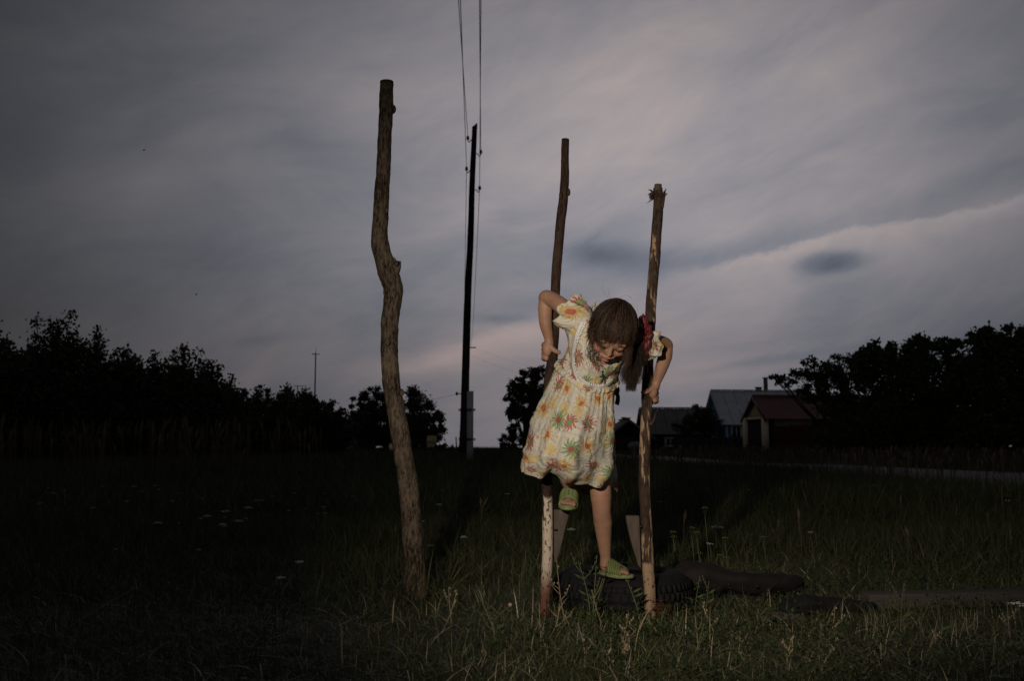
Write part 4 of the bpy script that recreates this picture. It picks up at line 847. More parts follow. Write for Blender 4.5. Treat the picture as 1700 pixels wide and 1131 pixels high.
# legs
limb([(940,700,4.2),(932,725,4.09),(929,750,4.0)], [.075,.062,.047]); limb([(929,748,4.0),(934,770,4.03),(940,792,4.08),(944,806,4.11),(946,818,4.125)], [.047,.043,.031,.024,.025])
limb([(972,705,4.22),(985,760,4.17),(996,808,4.125),(998,832,4.125)], [.08,.064,.045,.042]); limb([(998,826,4.122),(999,850,4.135),(1001,868,4.160),(1003,898,4.190),(1005,924,4.215),(1005,940,4.225)], [.043,.0375,.0385,.0295,.0225,.024])
sandal_m = varied('lime_sandal_rubber', (.115,.145,.042), (.165,.20,.07), 20, .45, .4, bump=.1); sole_m = varied('pale_green_sole', (.165,.19,.085), (.22,.25,.12), 20, .6, .3)
def foot(heel, toe, up, Lf, strap_n, label, side):
    f = (Vector(toe)-Vector(heel)).normalized(); up = Vector(up); up = (up-f*up.dot(f)).normalized(); s = f.cross(up); hl = Vector(heel)
    q = lambda x, y, z: hl+f*x+s*y+up*z
    rm = Matrix((f, s, up)).transposed()
    FB = MB()
    FB.ball(q(.022,0,.030), (.026,.023,.028), 16, 10, rm); FB.tube(catmull([q(.015,0,.038), q(.05,0,.030), q(.09,0,.020), q(.125,0,.014)], 4), np.linspace(.025,.013,13), 16)
    FB.ball(q(.10,0,.016), (.035,.036,.013), 16, 10, rm); FB.ball(q(.06,0,.018), (.04,.026,.018), 16, 10, rm)
    for i, y in enumerate((-.026,-.012,.001,.014,.026)):
        big = i == (0 if side > 0 else 4); k = i if side > 0 else 4-i; x = .152-.007*k
        FB.tube([q(.115,y,.017), q(x-.012,y*1.05,.019), q(x,y*1.06,.014)], [.0105,.0105 if big else .0078,.009 if big else .0068], 12); FB.ball(q(x,y*1.06,.014), .010 if big else .0072, 12, 8)
    n0 = np.array(hl)
    Vall = np.concatenate(FB.v); B.add((Vall-n0)*.9+n0, [tuple(f) for ff in FB.f.values() for f in ff])
    sd = thing('sandal', None, None); sd.location = hl-go; sd.parent = girl; sd.scale = (.9,.9,.9); 
    out = []; n = 28
    for i in range(n):
        a = 2*math.pi*i/n; x = .079+.092*math.cos(a); wd_ = .038+.011*math.cos(a)-.006*math.cos(2*a); out.append((x, wd_*math.sin(a)*1.02))
    V = []
    for (zz, sc2) in ((-.013,.94),(-.009,1.0),(-.001,1.0),(.004,.97)): V += [q((x-.079)*sc2+.079, y*sc2, zz+ (.004*max(0,(x-.12)/.05)))-hl for x, y in out]
    V.append(q(.079,0,-.013)-hl); V.append(q(.079,0,.002)-hl); F = [(r*n+i, r*n+(i+1)%n, (r+1)*n+(i+1)%n, (r+1)*n+i) for r in range(3) for i in range(n)]+[((i+1)%n, i, 4*n) for i in range(n)]+[(3*n+i, 3*n+(i+1)%n, 4*n+1) for i in range(n)]
    MB().add(V, F).build('sole', sole_m, sd)
    for i in range(strap_n):
        t = i/(strap_n-1); x0 = .064+.058*t; hh = .064-.026*t; st = MB(); pts = []
        for a in np.linspace(0, math.pi, 15):
            y = .0405*math.cos(a)*(1-.05*t); z = .0+hh*math.sin(a)**.75; xx = x0+.004-.026*math.sin(a)
            pts.append(q(xx, y, z)-hl)
        st.tube(pts, .0050 if i < strap_n-1 else .0060, 8, flat=1.0); st.build('strap', sandal_m, sd)
    st = MB(); 
    for yy in (-.016,.0,.016): st.tube([q(.064+.058*t-.022, yy, .001+(.064-.026*t)*(1-(yy/.04)**2)**.4)-hl for t in np.linspace(0,1,6)], .0042, 8)
    st.build('strap', sandal_m, sd); return sd
zA = P(935,847,4.1).z+.013
hA = P(946,830,4.145); hA.z = zA+.030; tA = P(942,840,3.99); tA.z = zA-.004
foot(hA, tA, (0,0,1), .16, 6, '', 1)
TT = .175
hB = P(998,950,4.245); hB.z = TT+.014; tB = P(1046,957,4.165); tB.z = TT+.006
foot(hB, tB, (0,0,1), .16, 6, '', -1)
me = mesh_np('body_raw', np.concatenate(B.v)-np.array(go), [np.array(f) for f in B.f.values()])
tmp = bpy.data.objects.new('tmp', me); C.objects.link(tmp)
rm_ = tmp.modifiers.new('r', 'REMESH'); rm_.mode = 'VOXEL'; rm_.voxel_size = .0030; rm_.use_smooth_shade = True
sm_ = tmp.modifiers.new('s', 'SMOOTH'); sm_.factor = .5; sm_.iterations = 4
dg = bpy.context.evaluated_depsgraph_get(); bm_ = bpy.data.meshes.new_from_object(tmp.evaluated_get(dg)); bm_.name = 'body'
bpy.data.objects.remove(tmp); SKIN_SPOTS = []
for s in (-1,1): SKIN_SPOTS.append((tuple(H(s*.036,.07,-.030)-go), .036, (.50,.19,.13), .5))
SKIN_SPOTS += [(tuple(H(0,.10,-.026)-go), .016, (.56,.26,.18), .5), (tuple(H(0,.092,-.052)-go), .014, (.45,.13,.11), .5), (tuple(P(998,828,4.08)-go), .05, (.36,.17,.11), .5)]
skin = mat('skin', (.45,.26,.17), .55, .35, skin_b, Subsurface_Weight=.08, Subsurface_Radius=(.01,.004,.002), Subsurface_Scale=.3)
for m2 in list(bm_.materials): bm_.materials.clear()
body = link('body', bm_, girl, skin)
def child(mb, name, m, par=girl, smooth=True):
    off = np.array(go); mb.v = [v-off for v in mb.v]; return mb.build(name, m, par, smooth)
lash = mat('lash_brown', (.03,.018,.012), .8); lipm = mat('lip', (.36,.12,.10), .5, .4)
for s in (-1,1):
    f = MB(); f.tube([H(s*(.029+x), .0845-.35*abs(x+.003)-.9*x*x*9, -.0055-.16*abs(x)*(1 if x*s > 0 else 1)+.004*math.cos(x*150)*-.6) for x in np.linspace(-.0145,.0145,9)], [.0006,.0012,.0015,.0017,.0017,.0017,.0015,.0013,.0007], 6); child(f, 'eyelashes', lash)
    f = MB(); f.tube([H(s*(.029+x), .0855-.35*abs(x+.003)-abs(x)*.1, .020-.0012*(x*400)**2*.1) for x in np.linspace(-.016,.016,9)], [.0005,.0014,.0018,.002,.002,.0018,.0015,.001,.0006], 6); child(f, 'eyebrow', lash)
f = MB(); f.tube([H(x, .0885-abs(x)*.32-x*x*6, -.0515+13*x*x) for x in np.linspace(-.023,.023,13)], [.0004,.0012,.0018,.0021,.0022,.0023,.0023,.0023,.0022,.0021,.0018,.0012,.0004], 7); child(f, 'mouth', lipm)

# ---------------- dress
def flower_mat():
    def bl(q):
        uv = q.uv(); base = (.66,.62,.52); c = base
        nz = q.noise(q.map(uv, (60,60,1)), 1, 2, out='Color')
        c = q.mix(q.m('MULTIPLY', q.step(q.noise(uv, 22, 3), .45, .75), .45), base, (.70,.60,.36))
        def layer(c, sc_, loc, rad, petals, pal, ctr, rnd, sharp, dist=.10, keep=1.0, soft=.05, asp=1.0):
            mp = q.map(uv, (sc_, sc_*asp, 1), loc); v = q.n('ShaderNodeTexVoronoi', voronoi_dimensions='2D', feature='F1'); v.inputs['Scale'].default_value = 1; v.inputs['Randomness'].default_value = rnd
            wv = q.n('ShaderNodeVectorMath', operation='MULTIPLY_ADD'); q.l(nz, wv.inputs[0]); wv.inputs[1].default_value = (dist,)*3; q.l(mp, wv.inputs[2]); q.l(wv.outputs[0], v.inputs['Vector'])
            d = q.n('ShaderNodeVectorMath', operation='SUBTRACT'); q.l(wv.outputs[0], d.inputs[0]); q.l(v.outputs['Position'], d.inputs[1]); sx_ = q.n('ShaderNodeSeparateXYZ'); q.l(d.outputs[0], sx_.inputs[0])
            th = q.m('ARCTAN2', sx_.outputs[1], sx_.outputs[0]); r_ = v.outputs['Distance']; cs = q.n('ShaderNodeSeparateColor'); q.l(v.outputs['Color'], cs.inputs[0])
            th2 = q.m('ADD', th, q.m('MULTIPLY', cs.outputs[2], 6.28)); tri = q.m('PINGPONG', q.m('MULTIPLY', q.m('ADD', th2, q.m('MULTIPLY', r_, 1.2)), petals/(2*math.pi)), .5); tri = q.m('MULTIPLY', tri, 2)
            edge = q.m('MULTIPLY', rad, q.m('ADD', 1-sharp, q.m('MULTIPLY', q.m('POWER', tri, .75), sharp))); edge = q.m('MULTIPLY', edge, q.m('ADD', .78, q.m('MULTIPLY', cs.outputs[1], .35)))
            msk = q.step(q.m('SUBTRACT', edge, r_), 0, soft)
            if keep < 1: msk = q.m('MULTIPLY', msk, q.m('LESS_THAN', cs.outputs[1], keep))
            pr = q.n('ShaderNodeValToRGB'); pr.color_ramp.interpolation = 'CONSTANT'; e = pr.color_ramp.elements
            while len(e) < len(pal): e.new(.5)
            for i, (p_, cc) in enumerate(pal): e[i].position = p_; e[i].color = (*cc, 1)
            q.l(cs.outputs[0], pr.inputs[0]); vein = q.m('MULTIPLY', q.step(tri, .0, .5), 1.0); pc = q.mix(q.m('MULTIPLY', q.step(r_, 0, rad), .22), pr.outputs[0], base)
            c = q.mix(msk, c, pc)
            if ctr:
                pr2 = q.n('ShaderNodeValToRGB'); pr2.color_ramp.interpolation = 'CONSTANT'; e = pr2.color_ramp.elements
                while len(e) < len(ctr): e.new(.5)
                for i, (p_, cc) in enumerate(ctr): e[i].position = p_; e[i].color = (*cc, 1)
                q.l(cs.outputs[0], pr2.inputs[0]); cm = q.m('SUBTRACT', 1, q.step(r_, rad*.20, rad*.26)); cm = q.m('MULTIPLY', cm, q.step(msk, 0, .2)); c = q.mix(cm, c, pr2.outputs[0])
            return c
        red, grn, yel, pnk = (.40,.085,.075), (.20,.32,.13), (.60,.42,.14), (.44,.12,.10)
        c = layer(c, 15, (3.3,1.7,0), .44, 5, [(0,(.68,.52,.24)),(.5,(.70,.59,.34)),(.8,(.63,.56,.38))], None, .9, .35, .25, .72, .12)
        c = layer(c, 26, (1.3,5.7,0), .22, 3, [(0,(.52,.40,.20)),(.5,(.40,.42,.22)),(.8,(.68,.34,.20))], None, 1, .5, .3, .6, .08)
        c = layer(c, 12.5, (0,0.35,0), .50, 12, [(0,red),(.34,grn),(.52,yel),(.84,pnk)], [(0,(.24,.36,.15)),(.34,(.42,.12,.10)),(.52,(.50,.14,.10)),(.84,(.22,.34,.14))], .75, .74, .26, .93, .045)
        sp_ = q.noise(q.map(uv, (520,520,1)), 1, 2, .5); c = q.mix(q.m('MULTIPLY', q.step(sp_, .70, .74), .45), c, (.20,.19,.12))
        hem = q.attr('hem'); c = q.mix(hem, c, (.60,.48,.17))
        q.col(c); wv2 = q.noise(q.map(uv, (900,900,1)), 1, 2); cr = q.noise(q.map(uv, (26,13,1)), 1, 5, .62, .8); crs = q.m('ABSOLUTE', q.m('SUBTRACT', q.noise(q.map(uv, (16,7,1), (3,1,0)), 1, 3, .5, 1.2), .5)); crs2 = q.m('ABSOLUTE', q.m('SUBTRACT', q.noise(q.map(uv, (9,22,1), (7,3,0)), 1, 3, .5, 1.5), .5)); crs = q.m('ADD', q.step(crs, .0, .07), q.step(crs2, .0, .05)); q.bump(q.m('ADD', q.m('ADD', q.m('MULTIPLY', wv2, .08), q.m('MULTIPLY', cr, .8)), q.m('MULTIPLY', crs, .45)), .6, .006)
        tr = q.n('ShaderNodeBsdfTranslucent'); ms = q.n('ShaderNodeMixShader'); ms.inputs[0].default_value = .12; q.l(c, tr.inputs[0]); q.l(q.b.outputs[0], ms.inputs[1]); q.l(tr.outputs[0], ms.inputs[2]); q.l(ms.outputs[0], q.t.nodes['Material Output'].inputs[0])
    return mat('floral_cotton', (.7,.66,.56), .85, .15, bl)
cotton = flower_mat()
def table_surf(tab, nu, nv):
    T = np.array([[tuple(P(*p)) for p in row] for row in tab]); nt_, nh = T.shape[:2]
    # periodic catmull in theta
    def cm(p0,p1,p2,p3,t): return .5*((2*p1)+(-p0+p2)*t+(2*p0-5*p1+4*p2-p3)*t*t+(-p0+3*p1-3*p2+p3)*t**3)
    out = np.zeros((nt_, nu, 3))
    for k in range(nu):
        u = k/nu*nh; i = int(u); t = u-i; out[:, k] = cm(T[:, (i-1)%nh], T[:, i%nh], T[:, (i+1)%nh], T[:, (i+2)%nh], t)
    S = np.zeros((nv+1, nu, 3))
    for j in range(nv+1):
        v = min(j/nv*(nt_-1), nt_-1-1e-6); i = int(v); t = v-i; S[j] = cm(out[max(i-1,0)], out[i], out[min(i+1,nt_-1)], out[min(i+2,nt_-1)], t)
    return S
def normals(S):
    du = np.roll(S, -1, 1)-np.roll(S, 1, 1); dv = np.gradient(S, axis=0); n = np.cross(du, dv); n /= np.linalg.norm(n, axis=2)[..., None]+1e-9
    c = S.mean(axis=1, keepdims=True); 
    if ((S-c)*n).sum() < 0: n = -n
    return n
def grid_obj(name, S, m, uvs, hem=None, par=girl, thick=.0016, closed=True):
    nv, nu = S.shape[0], S.shape[1]; Vv = S.reshape(-1, 3)-np.array(go); nn = nu if closed else nu-1
    F = [(j*nu+k, j*nu+(k+1)%nu, (j+1)*nu+(k+1)%nu, (j+1)*nu+k) for j in range(nv-1) for k in range(nn)]
    me = bpy.data.meshes.new(name); me.from_pydata(Vv.tolist(), [], F); l = me.uv_layers.new(name='UVMap'); U0 = uvs
    idx = np.zeros(len(me.loops), np.int32); me.loops.foreach_get('vertex_index', idx); uu = U0.reshape(-1, 2)[idx]
    if closed:   # seam
        per = uu.reshape(-1, 4, 2); mx = per[:,:,0].max(axis=1, keepdims=True); rngu = U0[..., 0].max(); fix = (mx-per[:,:,0]) > rngu*.5; per[:,:,0] = np.where(fix, per[:,:,0]+rngu*nu/(nu-1), per[:,:,0]); uu = per.reshape(-1, 2)
    l.data.foreach_set('uv', uu.astype(np.float32).ravel()); a = me.attributes.new('hem', 'FLOAT', 'POINT'); a.data.foreach_set('value', (np.zeros(nv*nu) if hem is None else hem.ravel()).astype(np.float32))
    me.polygons.foreach_set('use_smooth', np.ones(len(me.polygons), bool)); o = link(name, me, par, m)
    so = o.modifiers.new('s', 'SOLIDIFY'); so.thickness = thick; so.offset = 0; sb_ = o.modifiers.new('b', 'SUBSURF'); sb_.levels = 1; sb_.render_levels = 1
    return o
W0 = [(1023,632,4.10),(1009,645,4.02),(976,643,3.97),(946,625,3.99),(927,606,4.10),(940,600,4.19),(975,610,4.22),(1008,618,4.19)]
SK = [W0,
 [(1019,662,4.10),(1010,676,3.99),(970,678,3.93),(932,660,3.95),(908,642,4.09),(922,640,4.23),(970,650,4.28),(1008,655,4.23)],
 [(1014,700,4.12),(1008,716,3.97),(958,716,3.87),(912,704,3.90),(887,690,4.08),(908,690,4.28),(965,700,4.35),(1006,705,4.28)],
 [(1008,745,4.13),(1004,758,3.97),(950,758,3.84),(900,750,3.88),(873,736,4.07),(900,735,4.31),(965,750,4.40),(1016,752,4.29)],
 [(1004,778,4.12),(1001,786,3.97),(950,786,3.89),(896,779,3.92),(868,764,4.06),(900,765,4.31),(968,792,4.41),(1022,790,4.26)],
 [(1001,801,4.12),(988,810,3.99),(940,798,3.96),(893,791,3.96),(866,784,4.05),(905,786,4.28),(966,820,4.38),(1024,818,4.25)]]
nu, nv = 220, 90
S = table_surf(SK, nu, nv); Nn = normals(S)
th = np.arange(nu)/nu*2*np.pi; tt = np.linspace(0, 1, nv+1); TH, TTg = np.meshgrid(th, tt)
def ridg(x): return 1-2*np.abs(((x/np.pi) % 2)-1)     # triangle wave
D = np.zeros_like(TH)
ph = .9*np.sin(TH*2+1)+.8*np.sin(TTg*3.1+TH)
f1 = np.sin(9*TH+ph*1.6+2.4*TTg); f2 = np.sin(15*TH-2.1*TTg+1.7*np.sin(TH*3+.7)); f3 = np.sin(6*TH+3.5*TTg+1.9)
D += (.0135*np.sign(f1)*np.abs(f1)**.7*(.35+.65*np.sin(TH*2.3+.4)**2)+.0045*f2)*np.clip(TTg*2.2, 0, 1)+.0075*f3*np.clip(TTg*1.4-.2, 0, 1)
gath = np.sin(34*TH+2.2*np.sin(TH*5))+.5*np.sin(55*TH+1.3*np.sin(7*TH)); D += .0032*gath*np.exp(-TTg*4.5)
for j in range(nv+1):      # crumples: creases running across the cloth
    for k in range(nu):
        p = S[j, k]; a_ = mnoise.noise(Vector((p[0]*13+p[2]*3.5, p[2]*3.2-p[0]*3, p[1]*8))); b_ = mnoise.noise(Vector((p[0]*24-p[2]*10, p[2]*22, p[1]*20+4)))
        c1_ = mnoise.noise(Vector((p[0]*17+p[2]*30, p[2]*7-p[0]*4, p[1]*10+9))); c2_ = mnoise.noise(Vector((p[0]*50+p[2]*34, p[2]*26-p[0]*30, p[1]*30+2)))
        D[j, k] += .0095*(.5-abs(a_)*1.9)*min(1, tt[j]*2.5)+.0016*(.5-abs(b_)*2)*min(1, tt[j]*4+.2)+.0040*(.35-abs(c1_)*2.2)*min(1, tt[j]*3)+.0014*(.4-abs(c2_)*2.2)
hemfl = np.clip((TTg-.80)/.2, 0, 1); D += .006*np.sin(5*TH+1.1)*hemfl**1.5
D *= 1-.45*hemfl
S2 = S+Nn*(D[..., None])
S2[..., 2] += (.0025*np.sin(7*TH+.5)+.0015*np.sin(13*TH))*hemfl**2
uv = np.stack([TH/(2*np.pi)*.98, TTg*.43], -1); hem = (TTg > .978).astype(float)
dress = thing('dress', None, None, loc=(0,0,0)); dress.parent = girl
grid_obj('skirt', S2, cotton, uv, hem, dress)
BD = [W0,
 [(1036,602,4.06),(1021,614,3.97),(986,613,3.92),(958,600,3.94),(943,580,4.04),(955,570,4.14),(995,570,4.17),(1032,584,4.13)],
 [(1066,582,4.03),(1042,588,3.96),(996,582,3.91),(962,564,3.92),(940,548,4.02),(952,532,4.10),(1005,532,4.12),(1055,550,4.10)],
 [(1076,566,4.01),(1052,566,3.96),(1006,556,3.92),(972,536,3.93),(945,524,3.99),(957,509,4.05),(1010,515,4.08),(1060,542,4.05)],
 [(1046,550,4.0),(1038,555,3.955),(1012,553,3.935),(988,540,3.94),(978,528,3.98),(985,518,4.02),(1010,516,4.035),(1034,530,4.02)]]
nu2, nv2 = 150, 64
SB = table_surf(BD, nu2, nv2); NB = normals(SB); th2 = np.arange(nu2)/nu2*2*np.pi; TH2, TT2 = np.meshgrid(th2, np.linspace(0,1,nv2+1))
DB = np.zeros_like(TH2)
for j in range(nv2+1):
    for k in range(nu2):
        p = SB[j, k]; a_ = mnoise.noise(Vector((p[0]*18+p[2]*12, p[2]*10-p[0]*14, p[1]*15))); b_ = mnoise.noise(Vector((p[0]*40, p[2]*34+p[0]*20, p[1]*30+4))); DB[j, k] = .0085*(.5-abs(a_)*2)+.0035*(.5-abs(b_)*2)
DB += .0025*np.sin(40*TH2+2*np.sin(5*TH2))*np.exp(-TT2*9)
SB2 = SB+NB*DB[..., None]; grid_obj('bodice', SB2, cotton, np.stack([TH2/(2*np.pi)*.72+.3, -TT2*.30], -1), None, dress)
def proj(p):
    v = Vector(p)-Vector((0,0,CAMH)); z = v.dot(CF); return 850+FPX*v.x/z, 565.5-FPX*v.dot(CU)/z
PR = np.array([[proj(SB2[j, k]) for k in range(nu2)] for j in range(nv2+1)])
facing = NB[..., 1] < .15
def near_b(px, py):
    d = (PR[..., 0]-px)**2+(PR[..., 1]-py)**2+(~facing)*1e6; j, k = np.unravel_index(np.argmin(d), d.shape); return SB2[j, k], NB[j, k]
lace_m = varied('white_lace', (.72,.70,.66), (.85,.83,.79), 300, .9, .1)
def lace(pxs, wd_, name='lace_trim', out=-1):
    pxs = catmull(pxs, 9); base = [near_b(*p[:2]) for p in pxs]; Ps = np.array([b[0] for b in base]); Ns = np.array([b[1] for b in base])
    for _ in range(3): Ps[1:-1] = (Ps[:-2]+Ps[1:-1]*2+Ps[2:])/4; Ns[1:-1] = (Ns[:-2]+Ns[1:-1]+Ns[2:])/3
    m_ = MB(); n = 6; Vv = []; acc = 0; rows = []
    Pd = []; 
    for a in range((len(Ps)-1)*4+1):
        i = min(a//4, len(Ps)-2); t = a/4-i; Pd.append((Ps[i]*(1-t)+Ps[i+1]*t, Ns[i]*(1-t)+Ns[i+1]*t, Ps[i+1]-Ps[i]))
    for a, (p, nn, tg) in enumerate(Pd):
        side = np.cross(tg, nn); side /= np.linalg.norm(side)+1e-9; nn = nn/np.linalg.norm(nn); sc_ = abs(math.sin(a*.62)); 
        for k in range(n+1):
            s_ = k/n; w_ = wd_*(s_*(.72+.28*sc_)-.3); Vv.append(p+nn*(.0055+.0022*math.sin(a*1.24+s_*2)*s_+.004*s_)+out*side*w_)
    holes = lambda a, k: (a % 5 == 2 and k == 3) or (a % 5 in (0,) and k == 4)
    m_.add(Vv, [(a*(n+1)+k, a*(n+1)+k+1, (a+1)*(n+1)+k+1, (a+1)*(n+1)+k) for a in range(len(Pd)-1) for k in range(n) if not holes(a, k)])
    o = child(m_, name, lace_m, dress); so = o.modifiers.new('s', 'SOLIDIFY'); so.thickness = .0012; return o
lace([(972,525),(966,540),(960,556),(955,575),(953,595),(955,613),(961,628),(972,638),(988,643),(1003,641),(1016,630)], .032)
# puffed flutter sleeves
def sleeve(c, r0, seed, u0):
    c = [Vector(P(*x)) for x in c]; path = catmull(c, 7); n = len(path); nu3 = 64; Sg = np.zeros((n, nu3, 3)); ref = Vector((0,0,1))
    for j, p in enumerate(path):
        p = Vector(p); t = (Vector(path[min(j+1,n-1)])-Vector(path[max(j-1,0)])).normalized(); a = (ref-t*ref.dot(t)).normalized(); b = t.cross(a); s = j/(n-1)
        for k in range(nu3):
            th_ = 2*math.pi*k/nu3; r_ = np.interp(s, np.linspace(0,1,len(r0)), r0); fr = s**1.3; r_ *= 1+fr*(.13*math.sin(5*th_+seed)+.08*math.sin(9*th_+seed*2)+.05*math.sin(14*th_)); ax = .010*fr*math.sin(6*th_+seed*3)
            Sg[j, k] = np.array(p+a*(math.cos(th_)*r_*1.05)+b*(math.sin(th_)*r_*.95)+t*ax)
            q_ = Sg[j, k]; Sg[j, k] += np.array(a*math.cos(th_)+b*math.sin(th_))*(.010*(.5-abs(mnoise.noise(Vector(q_*28)))*2))*min(1, s*3)
    U_, V_ = np.meshgrid(np.arange(nu3)/nu3*.33+u0, np.linspace(0,.09,n)); hm = (V_ > .083).astype(float)*.6
    return grid_obj('sleeve', Sg, cotton, np.stack([U_, V_], -1), hm, dress)
sleeve([(972,541,3.985),(961,531,3.985),(952,524,3.99),(944,517,4.005)], [.045,.058,.066,.070], 1.3, .1)
sleeve([(1052,569,3.99),(1064,571,4.0),(1075,572,4.015),(1085,571,4.03)], [.045,.056,.060,.058], 3.1, .55)
# ruffled collar standing round the neck, waist sash tail
Sg = np.zeros((8, 120, 3))
for k in range(120):
    j0 = k/120*nu2; p = SB2[-1, int(j0)]; p0 = SB[-1].mean(axis=0); o_ = p-p0; 
    for j in range(8):
        s = j/7; rf_ = .010*math.sin(k*.55)*s+.006*math.sin(k*1.3+1)*s; Sg[j, k] = SB2[-8, int(j0)]*(1-s)+(p+o_*.15)*s+np.array([0,-.004,.012])*s+o_/np.linalg.norm(o_)*(rf_+.008)
U_, V_ = np.meshgrid(np.arange(120)/120*.45, np.linspace(.2,.24,8)); grid_obj('collar', Sg, cotton, np.stack([U_, V_], -1), None, dress)
# waist gathers: frilled band where the skirt joins
Sg = np.zeros((7, 200, 3))
for k in range(200):
    c_ = S2[1, int(k/200*nu)]; c2 = SB2[3, int(k/200*nu2)]; o_ = c_-S2[1].mean(axis=0); o_ /= np.linalg.norm(o_)
    for j in range(7):
        s = j/6; Sg[j, k] = c2*(1-s)+S2[5, int(k/200*nu)]*s+o_*(.004+.008*math.sin(s*math.pi)+.0035*math.sin(k*1.15+2*math.sin(k*.2))*s)
U_, V_ = np.meshgrid(np.arange(200)/200*.9, np.linspace(.6,.64,7)); grid_obj('waist_frill', Sg, cotton, np.stack([U_, V_], -1), None, dress)
bow = MB(); bow.ball(P(1022,648,4.17), (.018,.015,.022), 10, 7); bow.tube(catmull(sp([(1022,648,4.18),(1026,660,4.19),(1024,672,4.2)]), 4), [.012]*9, 8, flat=.3); child(bow, 'sash_knot', varied('dark_sash', (.05,.045,.04), (.09,.08,.07), 30), dress)

# ---------------- hair
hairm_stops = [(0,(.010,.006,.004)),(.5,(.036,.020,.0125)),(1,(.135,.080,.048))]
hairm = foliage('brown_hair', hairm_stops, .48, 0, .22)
HV = []; HFc = []; HTi = []; hn_ = 0
def strand(pts, r, tint, sides=3, grad=.45):
    global hn_
    pts = [Vector(p) for p in pts]; n = len(pts)
    for i, p in enumerate(pts):
        t = (pts[min(i+1,n-1)]-pts[max(i-1,0)]).normalized(); a = t.cross(Vector((.3,1,.2))).normalized(); b = t.cross(a); rr_ = r*(1 if i < n-2 else .55)
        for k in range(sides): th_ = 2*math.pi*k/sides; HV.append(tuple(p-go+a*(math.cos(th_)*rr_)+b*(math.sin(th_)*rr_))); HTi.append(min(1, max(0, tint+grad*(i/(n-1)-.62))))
    for i in range(n-1):
        for k in range(sides): HFc.append((hn_+i*sides+k, hn_+i*sides+(k+1)%sides, hn_+(i+1)*sides+(k+1)%sides, hn_+(i+1)*sides+k))
    hn_ += n*sides
rad3 = (.074,.090,.084); cen = (0,-.012,.018)
Kd = Vector((.06,-.50,.86)).normalized()    # crown whorl in head coords (r,f,t)
Fd = Vector((0,1,0)); tF = (Fd-Kd*Fd.dot(Kd)).normalized(); tR = Kd.cross(tF)*-1
if tR.x < 0: tR = -tR
tie = P(1062,566,3.93)
def onskull(d, s): 
    d = d.normalized(); return H(cen[0]+d.x*rad3[0]*s, cen[1]+d.y*rad3[1]*s, cen[2]+d.z*rad3[2]*s)
rs = random.Random(11)
clumps = [rs.uniform(-math.pi, math.pi) for _ in range(260)]
for i in range(7600):
    cl = clumps[i % 260]; phi = cl+rs.gauss(0, .11 if rs.random() < .45 else .035); af = abs(phi); lay = rs.uniform(1.03, 1.10)+.012*math.sin(cl*23)
    sidef = min(1, max(0, (af-.55)/.5)); amax = R(100+rs.gauss(0,6)+5*math.sin(cl*9)+9*abs(math.sin(cl*31)))
    if sidef > 0: amax = R((115 if phi < 0 else 116)+rs.uniform(-9, 8))
    a0 = R(rs.uniform(2, 30)) if rs.random() < .8 else R(rs.uniform(25, 60)); dirn = tF*math.cos(phi)+tR*math.sin(phi); pts = []
    part = .0
    m_ = 10
    for j in range(m_):
        al = a0+(amax-a0)*j/(m_-1); sw = .16*math.sin(cl*5+al*2)+.06*math.sin(i*1.7+al*3); dd = tF*math.cos(phi+sw*al*.5)+tR*math.sin(phi+sw*al*.5); d = Kd*math.cos(al)+dd*math.sin(al)
        lift = lay-(.05*(1-j/(m_-1)) if True else 0); 
        if af < .9 and al > R(62): lift += .05*(al-R(62))
        pts.append(onskull(d, lift))
    if sidef > .3 and af < 2.0 and rs.random() < .9:    # side locks fall straight down
        px_side = phi < 0; p = pts[-1]; v = (pts[-1]-pts[-2]).normalized()*.012; Lh = rs.uniform(.0, .040)*rs.random() if px_side else rs.uniform(.0,.075)*rs.random()
        for j in range(5): v = (v*.6+Vector((rs.gauss(0,.0012)+.0016*math.sin(cl*7), rs.gauss(0,.0012), -Lh/5))*.7); p = p+v; pts.append(p)
    if rs.random() < .14:     # stray hairs standing off the head
        off_ = rs.uniform(.003, .020)*rs.random(); pts = [p+(p-HC).normalized()*off_*(j_/(len(pts)-1))**1.5+Vector((rs.gauss(0,.0006),0,rs.gauss(0,.0006)))*j_*.5 for j_, p in enumerate(pts)]
    strand(pts, rs.uniform(.0003, .0006), min(1, max(0, rs.gauss(.46, .24)+.26*math.sin(cl*17)+(.5 if rs.random() < .04 else 0))))
# ponytail past the hair tie
for i in range(1300):
    a = rs.uniform(0, 6.28); rr_ = .014*rs.random()**.5; p0 = tie+Vector((rr_*math.cos(a), rr_*math.sin(a)*.8, .004)); sx_ = rs.gauss(-.034, .018); ln_ = rs.uniform(.12, .19)*(1 if abs(sx_+.034) < .02 else .85)
    e = P(1062,566,3.93)+Vector((sx_, rs.gauss(.01, .014), -ln_)); mid = (p0+e)*.5+Vector((.010+rs.gauss(0,.004), rs.gauss(0,.004), .012)); strand(catmull([p0, mid, e, e+Vector((rs.gauss(0,.004), 0, -.012))], 4), rs.uniform(.0003,.0006), min(1,max(0,rs.gauss(.32,.16))))
for i in range(420):    # hair drawn from the skull back to the tie
    phi = rs.uniform(.7, 2.2); al = R(rs.uniform(70, 118)); dd = tF*math.cos(phi)+tR*math.sin(phi); p0 = onskull(Kd*math.cos(al)+dd*math.sin(al), 1.08); strand(catmull([p0, (p0+tie)*.5+HR*.012, tie+Vector((rs.gauss(0,.006), rs.gauss(0,.006), rs.gauss(0,.01)))], 4), .0007, min(1,max(0,rs.gauss(.35,.18))))
